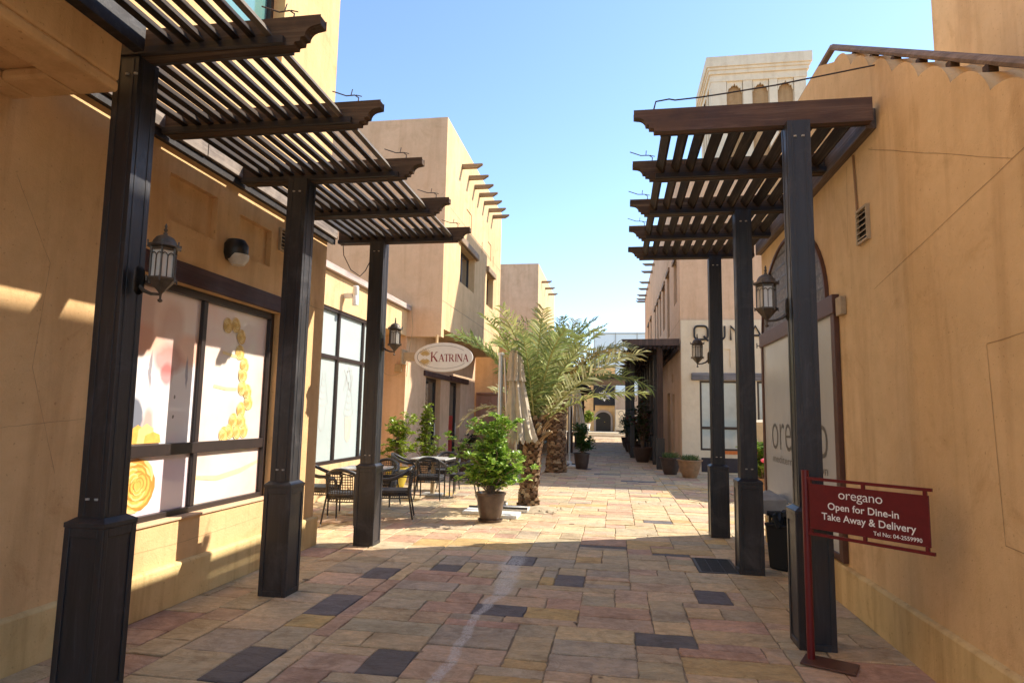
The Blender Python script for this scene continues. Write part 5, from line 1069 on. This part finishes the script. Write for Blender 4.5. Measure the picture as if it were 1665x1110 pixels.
# palms
def palm(loc, H, r, lean, nf, Ls, rnd, label, elev=(5, 86), avoid=None, extra=(), boots=True):
    root = thing('palm_tree', (loc[0], loc[1], 0), label, 'palm tree'); tm = MB(); x0, y0 = loc
    ax = lambda z: Vector((x0+lean[0]*(z/H)**1.4, y0+lean[1]*(z/H)**1.4, z))
    tm.col = (.12, .07, .035); pr_ = []
    n_ = 14
    tm.tube([ax(H*k/n_) for k in range(n_+1)], [r*(1.12-.25*min(1, k/3)+.12*(k/n_)) for k in range(n_+1)], 16)
    rows = int(H/0.055)
    for j in range(rows):
        z = .01+j*H/rows; c = ax(z); rr = r*(1.12-.25*min(1, (z/H)*n_/3)+.12*z/H); k_ = 9
        for i in range(k_):
            a = 2*PI*(i+.5*(j % 2))/k_+rnd.uniform(-.2, .2); er = Vector((math.cos(a), math.sin(a), 0)); et = Vector((-math.sin(a), math.cos(a), 0)); w_ = rr*.36*rnd.uniform(.7, 1.15); hh = rnd.uniform(.07, .12); out = rr+rnd.uniform(.015, .055)*(1 if z < H*.7 else 1.8)
            tone = rnd.choice(((.26, .16, .085), (.18, .105, .055), (.34, .24, .14), (.12, .07, .04))); tm.col = tone
            b0, b1_ = c+er*rr*.93-et*w_, c+er*rr*.93+et*w_; t0 = c+er*out-et*w_*.55+Vector((0, 0, hh)); t1 = c+er*out+et*w_*.55+Vector((0, 0, hh)); i0, i1 = c+er*rr*.9-et*w_*.6+Vector((0, 0, hh*.85)), c+er*rr*.9+et*w_*.6+Vector((0, 0, hh*.85))
            mid = c+er*(out*.55+rr*.5)+Vector((0, 0, hh*.3))
            tm.add([b0, b1_, t1, t0, i0, i1, mid-et*w_, mid+et*w_], [(0, 1, 7, 6), (6, 7, 2, 3), (0, 6, 3, 4), (1, 5, 2, 7), (3, 2, 5, 4)])
    tm.build('trunk', 'palm_bark', root)
    top = ax(H)
    # cut frond stubs round the crown base
    sm = MB()
    for i in range(26):
        a = rnd.uniform(0, 2*PI); e = rnd.uniform(.5, 1.3); z = H-rnd.uniform(0.0, .45); c = ax(z); d = Vector((math.cos(a)*math.cos(e), math.sin(a)*math.cos(e), math.sin(e))); l_ = rnd.uniform(.14, .34)
        sm.col = rnd.choice(((.36, .26, .14), (.28, .18, .09), (.45, .36, .22))); q = c+Vector((math.cos(a), math.sin(a), 0))*r*.85; sm.tube([q, q+d*l_*.5, q+d*l_+Vector((math.cos(a), math.sin(a), 0))*.05], [.04, .03, .022], 6)
    sm.build('frond_stubs', 'palm_bark', root)
    fm = MB()
    specs = []
    for i in range(nf):
        f = (i+.5)/nf; e = R_(elev[0]+(elev[1]-elev[0])*(f**.8)); a = i*2.39996+rnd.uniform(-.25, .25)
        if avoid is not None and math.cos(a-avoid) > .25: e = max(e, R_(62))
        specs.append((a, e, Ls*rnd.uniform(.85, 1.1)*(1.0 if e < 1.2 else .95)*(.78 if e < .8 and math.cos(a) < 0 else 1), rnd.uniform(.6, 1.15), None))
    specs += list(extra)
    for (a, e, L_, drp, tone) in specs:
        q = top+Vector((math.cos(a), math.sin(a), 0))*r*.4+Vector((0, 0, rnd.uniform(-.12, .1))); pts = [q.copy()]; el_ = e; N = 36; side = Vector((-math.sin(a), math.cos(a), 0)); cur = rnd.uniform(-.3, .3)
        dirs = []
        for k in range(N):
            d = Vector((math.cos(a)*math.cos(el_), math.sin(a)*math.cos(el_), math.sin(el_)))+side*cur*k/N*.6; d.normalize(); dirs.append(d); q = q+d*L_/N; pts.append(q.copy()); el_ -= drp*1.05/N*(0.15+1.7*k/N)
        fm.col = (.42, .42, .16); fm.tube(pts, [.017*(1-k/(N+1))+.004 for k in range(N+1)], 5, False)
        base = tone or rnd.choice(((.33, .37, .12), (.27, .33, .10), (.39, .40, .14), (.22, .28, .09), (.44, .42, .17), (.47, .47, .24)))
        roll = rnd.uniform(-.5, .5)
        for k in range(3, N):
            for h_ in (0,):
                f = (k+h_)/N; p_ = pts[k].lerp(pts[min(k+1, N)], h_); d = dirs[min(k, N-1)]; s0 = d.cross(Vector((0, 0, 1)))
                if s0.length < .15: s0 = side.copy()
                s0.normalize(); up_ = s0.cross(d).normalized(); s0 = (s0+up_*roll).normalized(); up_ = s0.cross(d).normalized(); ll = .47*(.35+.65*math.sin(PI*min(1, f*.85+.10)))*L_/2.3
                for sg_ in (-1, 1):
                    fw = .38+.6*f+rnd.uniform(-.2, .2); dv = (s0*sg_*1.0+d*fw+up_*rnd.uniform(-.05, .75)).normalized()
                    wv_ = (d*rnd.uniform(.2, .9)+up_*rnd.uniform(-.3, .9)); wv_ = (wv_-dv*wv_.dot(dv)).normalized(); l2 = ll*rnd.uniform(.8, 1.12); w_ = .018*L_/2.2
                    kk = rnd.uniform(.7, 1.35); fm.col = (base[0]*kk, base[1]*kk, base[2]*kk)
                    dr = Vector((0, 0, -.07*l2/0.4)); fm.add([p_-wv_*w_*.6, p_+wv_*w_*.6, p_+dv*l2*.5+wv_*w_, p_+dv*l2*.5-wv_*w_, p_+dv*l2+dr], [(0, 1, 2, 3), (3, 2, 4)])
    fm.build('crown', 'palm_leaf', root)
    return root
dry = (.62, .44, .11)
palm((-1.55, 11.62), 1.60, .155, (.10, .1), 27, 2.25, random.Random(11), 'nearer date palm with short shaggy trunk beside the folded parasol', elev=(28, 90), avoid=R_(240), extra=[(R_(200), R_(22), 1.5, 1.5, (.46, .42, .24)), (R_(170), R_(10), 1.4, 1.3, (.50, .45, .27))])
palm((-1.68, 18.55), 2.35, .255, (-.0, .1), 34, 2.6, random.Random(12), 'farther date palm with thick patterned trunk and long arching fronds', elev=(20, 90),
     extra=[(R_(-25), R_(50), 2.9, 1.5, dry), (R_(-38), R_(52), 2.5, 1.2, (.58, .45, .16)), (R_(-8), R_(56), 2.7, 1.3, (.42, .40, .16)), (R_(-75), R_(62), 2.0, 1.0, (.46, .40, .17))])
# ring of earth round palms
def earth(c, r, lab):
    m = MB(); rn = random.Random(int(c[1]*10)); N = 26; rim = [(c[0]+r*rn.uniform(.75, 1.15)*math.cos(2*PI*k/N)*1.15, c[1]+r*rn.uniform(.8, 1.1)*math.sin(2*PI*k/N), .003) for k in range(N)]
    mid = [(c[0]+.6*(q[0]-c[0]), c[1]+.6*(q[1]-c[1]), .03+rn.uniform(0, .03)) for q in rim]
    m.add(rim+mid+[(c[0], c[1], .06)], [(k, (k+1) % N, N+(k+1) % N, N+k) for k in range(N)]+[(N+k, N+(k+1) % N, 2*N) for k in range(N)])
    for k in range(40):
        a = rn.uniform(0, 2*PI); q = r*rn.uniform(.3, 1.1); s = rn.uniform(.01, .035); m.lathe([(.001, -s*.5), (s, 0), (.001, s*.6)], (c[0]+q*math.cos(a), c[1]+q*math.sin(a), .03), 5)
    o = m.build('soil_patch', 'sand', None); o['kind'] = 'stuff'; tag(o, lab, 'soil')
earth((-1.35, 11.35), .42, 'patch of pebbly earth at the foot of the nearer palm'); earth((-1.6, 18.4), .5, 'patch of dry earth at the foot of the farther palm')

# folded cantilever umbrella
def umbrella(loc, label, base=True, s=1.0):
    x, y = loc; t = thing('folded_parasol', (x, y, 0), label, 'parasol')
    MB().tube([(x-.27, y, .08), (x-.27, y, 2.72*s)], .042, 16).build('mast', 'silver', t, True)
    MB().lathe([(.06, 2.70*s), (.06, 2.74*s), (.02, 2.75*s)], (x-.27, y, 0), 16).build('cap', 'white_paint', t)
    MB().tube([(x-.2, y-.05, 2.65*s), (x-.14, y-.06, 1.6*s)], .018, 8).build('strut', 'silver', t)
    m = MB(); N = 96
    def fold(i, a): return .16*math.sin(9*a+.4*i)+.07*math.sin(17*a-.8*i)
    prof = [(.02, 2.84), (.07, 2.82), (.105, 2.72), (.125, 2.5), (.14, 2.3), (.155, 2.24)]
    m.lathe([(r_*s, z*s) for r_, z in prof], (x, y, 0), N, fold, top=False); m.build('top_flap', 'umbrella_cloth', t, True)
    m = MB(); prof = [(.11, 2.3), (.135, 2.1), (.165, 1.85), (.20, 1.6), (.235, 1.35), (.255, 1.2)]; m.lathe([(r_*s, z*s) for r_, z in prof], (x, y, 0), N, fold, top=False)
    m.v = [(a+.10*(2.3*s-c)*.9, b, c+.05*math.sin(7*a/.1)*(c < 1.25*s)) for a, b, c in m.v]; m.build('canopy', 'umbrella_cloth', t, True)
    MB().tube([(x+.02, y, 1.0*s), (x, y, 2.8*s)], .02, 8).build('inner_pole', 'silver', t)
    if base:
        for k, (px, py) in enumerate(((x-.27+.2, y-.5), (x-.27+.28, y+.22), (x-.27-.28, y-.22), (x-.27-.2, y+.52))):
            MB().box(px-.24, px+.24, py-.24, py+.24, .004, .055).build('ballast_slab', 'white_paint', t, bevel=.006)
        m = MB(); m.box(x-.78, x+.24, y-.02, y+.02, .056, .085).box(x-.29, x-.25, y-.75, y-.021, .056, .085).box(x-.29, x-.25, y+.021, y+.75, .056, .085); m.build('cross_frame', 'black_metal', t)
        MB().lathe([(.09, .056), (.09, .14), (.06, .16)], (x-.27, y, 0), 16).build('socket', 'white_paint', t)
    return t
umbrella((-1.72, 11.0), 'beige folded cantilever parasol behind the potted shrub')
umbrella((-1.25, 21.6), 'beige folded parasol partly hidden right of the farther palm trunk', True, .9)
t = thing('open_parasol', (4.3, 15.2, 0), 'corner of a cream parasol canopy seen between the right post and the white panel', 'parasol')
MB().tube([(4.4, 15.2, 0), (4.4, 15.2, 2.0)], .025, 8).build('pole', 'silver', t)
m = MB(); m.add([(2.92, 14.6, 1.60), (5.2, 14.6, 1.60), (5.2, 16, 1.62), (2.92, 16, 1.62), (4.2, 15.3, 1.72), (3.15, 14.62, 1.0), (4.6, 14.62, .9)], [(0, 1, 4), (1, 2, 4), (2, 3, 4), (3, 0, 4), (0, 1, 6, 5)]); m.build('canopy', 'umbrella_cloth', t)

# ================================================================== CAFÉ FURNITURE
def chair():
    t = thing('rattan_chair', (0, 0, 0), 'x', 'chair', 'black rattan chairs round the café tables')
    W_ = .24
    def rail(f):   # f 0..1 from left front to right front over the back
        a = PI*f; return Vector((-math.cos(a)*(.285), .10-.36*math.sin(a)**.8-(.0), .62+.17*math.sin(a)**1.3))
    pts = [Vector((-.24, .24, .44)), Vector((-.265, .25, .56)), Vector((-.285, .2, .62))]+[rail(k/20) for k in range(21)]+[Vector((.285, .2, .62)), Vector((.265, .25, .56)), Vector((.24, .24, .44))]
    m = MB(); m.tube(pts, [.016, .02, .026]+[.028]*21+[.026, .02, .016], 10); m.build('armrest', 'rattan', t, True)
    for sx_ in (-1, 1):
        MB().tube([(sx_*.235, .245, 0), (sx_*.235, .24, .46)], [.013, .015], 8).build('leg', 'rattan', t, True)
        MB().tube([(sx_*.25, -.29, 0), (sx_*.205, -.21, .43), (sx_*.215, -.235, .74)], [.013, .015, .014], 8).build('leg', 'rattan', t, True)
        for (lx, ly) in ((.235, .245), (.25, -.29)): MB().tube([(sx_*lx, ly, 0), (sx_*lx, ly, .03)], .0155, 8).build('foot', 'silver', t, True)
    m = MB(); n_ = 12
    poly = [(-.225, .24), (.225, .24), (.24, .0), (.2, -.2), (.1, -.235), (-.1, -.235), (-.2, -.2), (-.24, .0)]
    m.prism(poly, 'z', .425, .455); m.build('seat', 'cushion', t, bevel=.01)
    m = MB()   # woven skirt
    loop = poly+[poly[0]]
    for zz in (.42, .40, .38, .34): m.tube([(a, b, zz) for a, b in loop], .009, 4)
    for (a0, b0), (a1, b1_) in zip(loop, loop[1:]):
        k_ = max(2, int(math.hypot(a1-a0, b1_-b0)/.03))
        for q in range(k_): f = q/k_; f2 = min(1, (q+1)/k_); m.tube([(a0+(a1-a0)*f, b0+(b1_-b0)*f, .42), (a0+(a1-a0)*f2, b0+(b1_-b0)*f2, .34)], .005, 4, False)
    m.build('woven_skirt', 'rattan', t)
    m = MB()
    def bp(f, z): a = (f-.5)*1.5; zt = z; return Vector((math.sin(a)*.265, -.21-.03*math.cos(a)-(zt-.45)*.12+.09*(1-math.cos(a)), z))
    for k in range(11): f = k/10; m.tube([bp(f, .45), bp(f, .6), bp(f, .765-.05*abs(f-.5)*2)], .0065, 4, False)
    for k in range(8): z = .47+k*.037; m.tube([bp(q/10, z) for q in range(11)], .0065, 4, False)
    m.build('backrest', 'rattan', t)
    return t
ch = chair()
CH = [(-3.98, 9.18, R_(2), 'black rattan chair with its back to the alley mouth, left of the third left post'),
      (-4.72, 9.85, R_(-88), 'black rattan chair half hidden behind the left wall corner'),
      (-3.42, 9.78, R_(105), 'black rattan armchair just right of the third left post, turned to the first table'),
      (-4.1, 11.0, R_(180), 'black rattan chair on the far side of the first table, mostly hidden by the post'),
      (-3.55, 12.15, R_(5), 'black rattan chair tucked in front of the second table, back to us'),
      (-4.35, 12.95, R_(-80), 'black rattan chair left of the second table in front of the yellow pot'),
      (-3.02, 12.75, R_(95), 'black rattan chair right of the second table beside the potted shrub'),
      (-3.62, 13.6, R_(185), 'black rattan chair behind the second table'),
      (-3.15, 15.3, R_(60), 'black rattan chair alone in shade before the glass doors')]
for i, (x, y, rz, lab) in enumerate(CH): place(ch if i == 0 else copy_tree(ch), (x, y, 0), rz, lab, 1.02)
def table(x, y, label, rz=0):
    t = thing('cafe_table', (0, 0, 0), label, 'table', 'café tables')
    box('tabletop', 'tabletop', t, -.37, .37, -.37, .37, .725, .75, .006)
    box('rim', 'rattan', t, -.375, .375, -.375, .375, .69, .7249, .004)
    MB().tube([(0, 0, .03), (0, 0, .69)], .045, 14).build('pedestal', 'vent_tan', t, True)
    box('foot', 'tin', t, -.22, .22, -.22, .22, .003, .03, .006)
    m = MB()
    for s in (-1, 1): m.tube([(s*.33, -.33, .69), (s*.18, -.2, .62), (0, 0, .60)], .012, 6)
    m.build('brace', 'black_metal', t, True)
    return place(t, (x, y, 0), rz)
table(-4.08, 10.15, 'pale square café table behind the third left post', R_(3)); table(-3.70, 12.85, 'pale square café table with white pedestal between the chairs and shrubs', R_(-2))
t = thing('planter', (-4.0, 17.4, 0), 'black round planter standing in shade before the second glass door', 'planter'); pot(t, (-4.0, 17.4), .25, .32, .75, 'pot_dark'); shrub(t, (-4.0, 17.4, .7), .35, .35, 12, random.Random(60), L=.08, cols=((.02, .03, .01),), nl=8, twig=3)
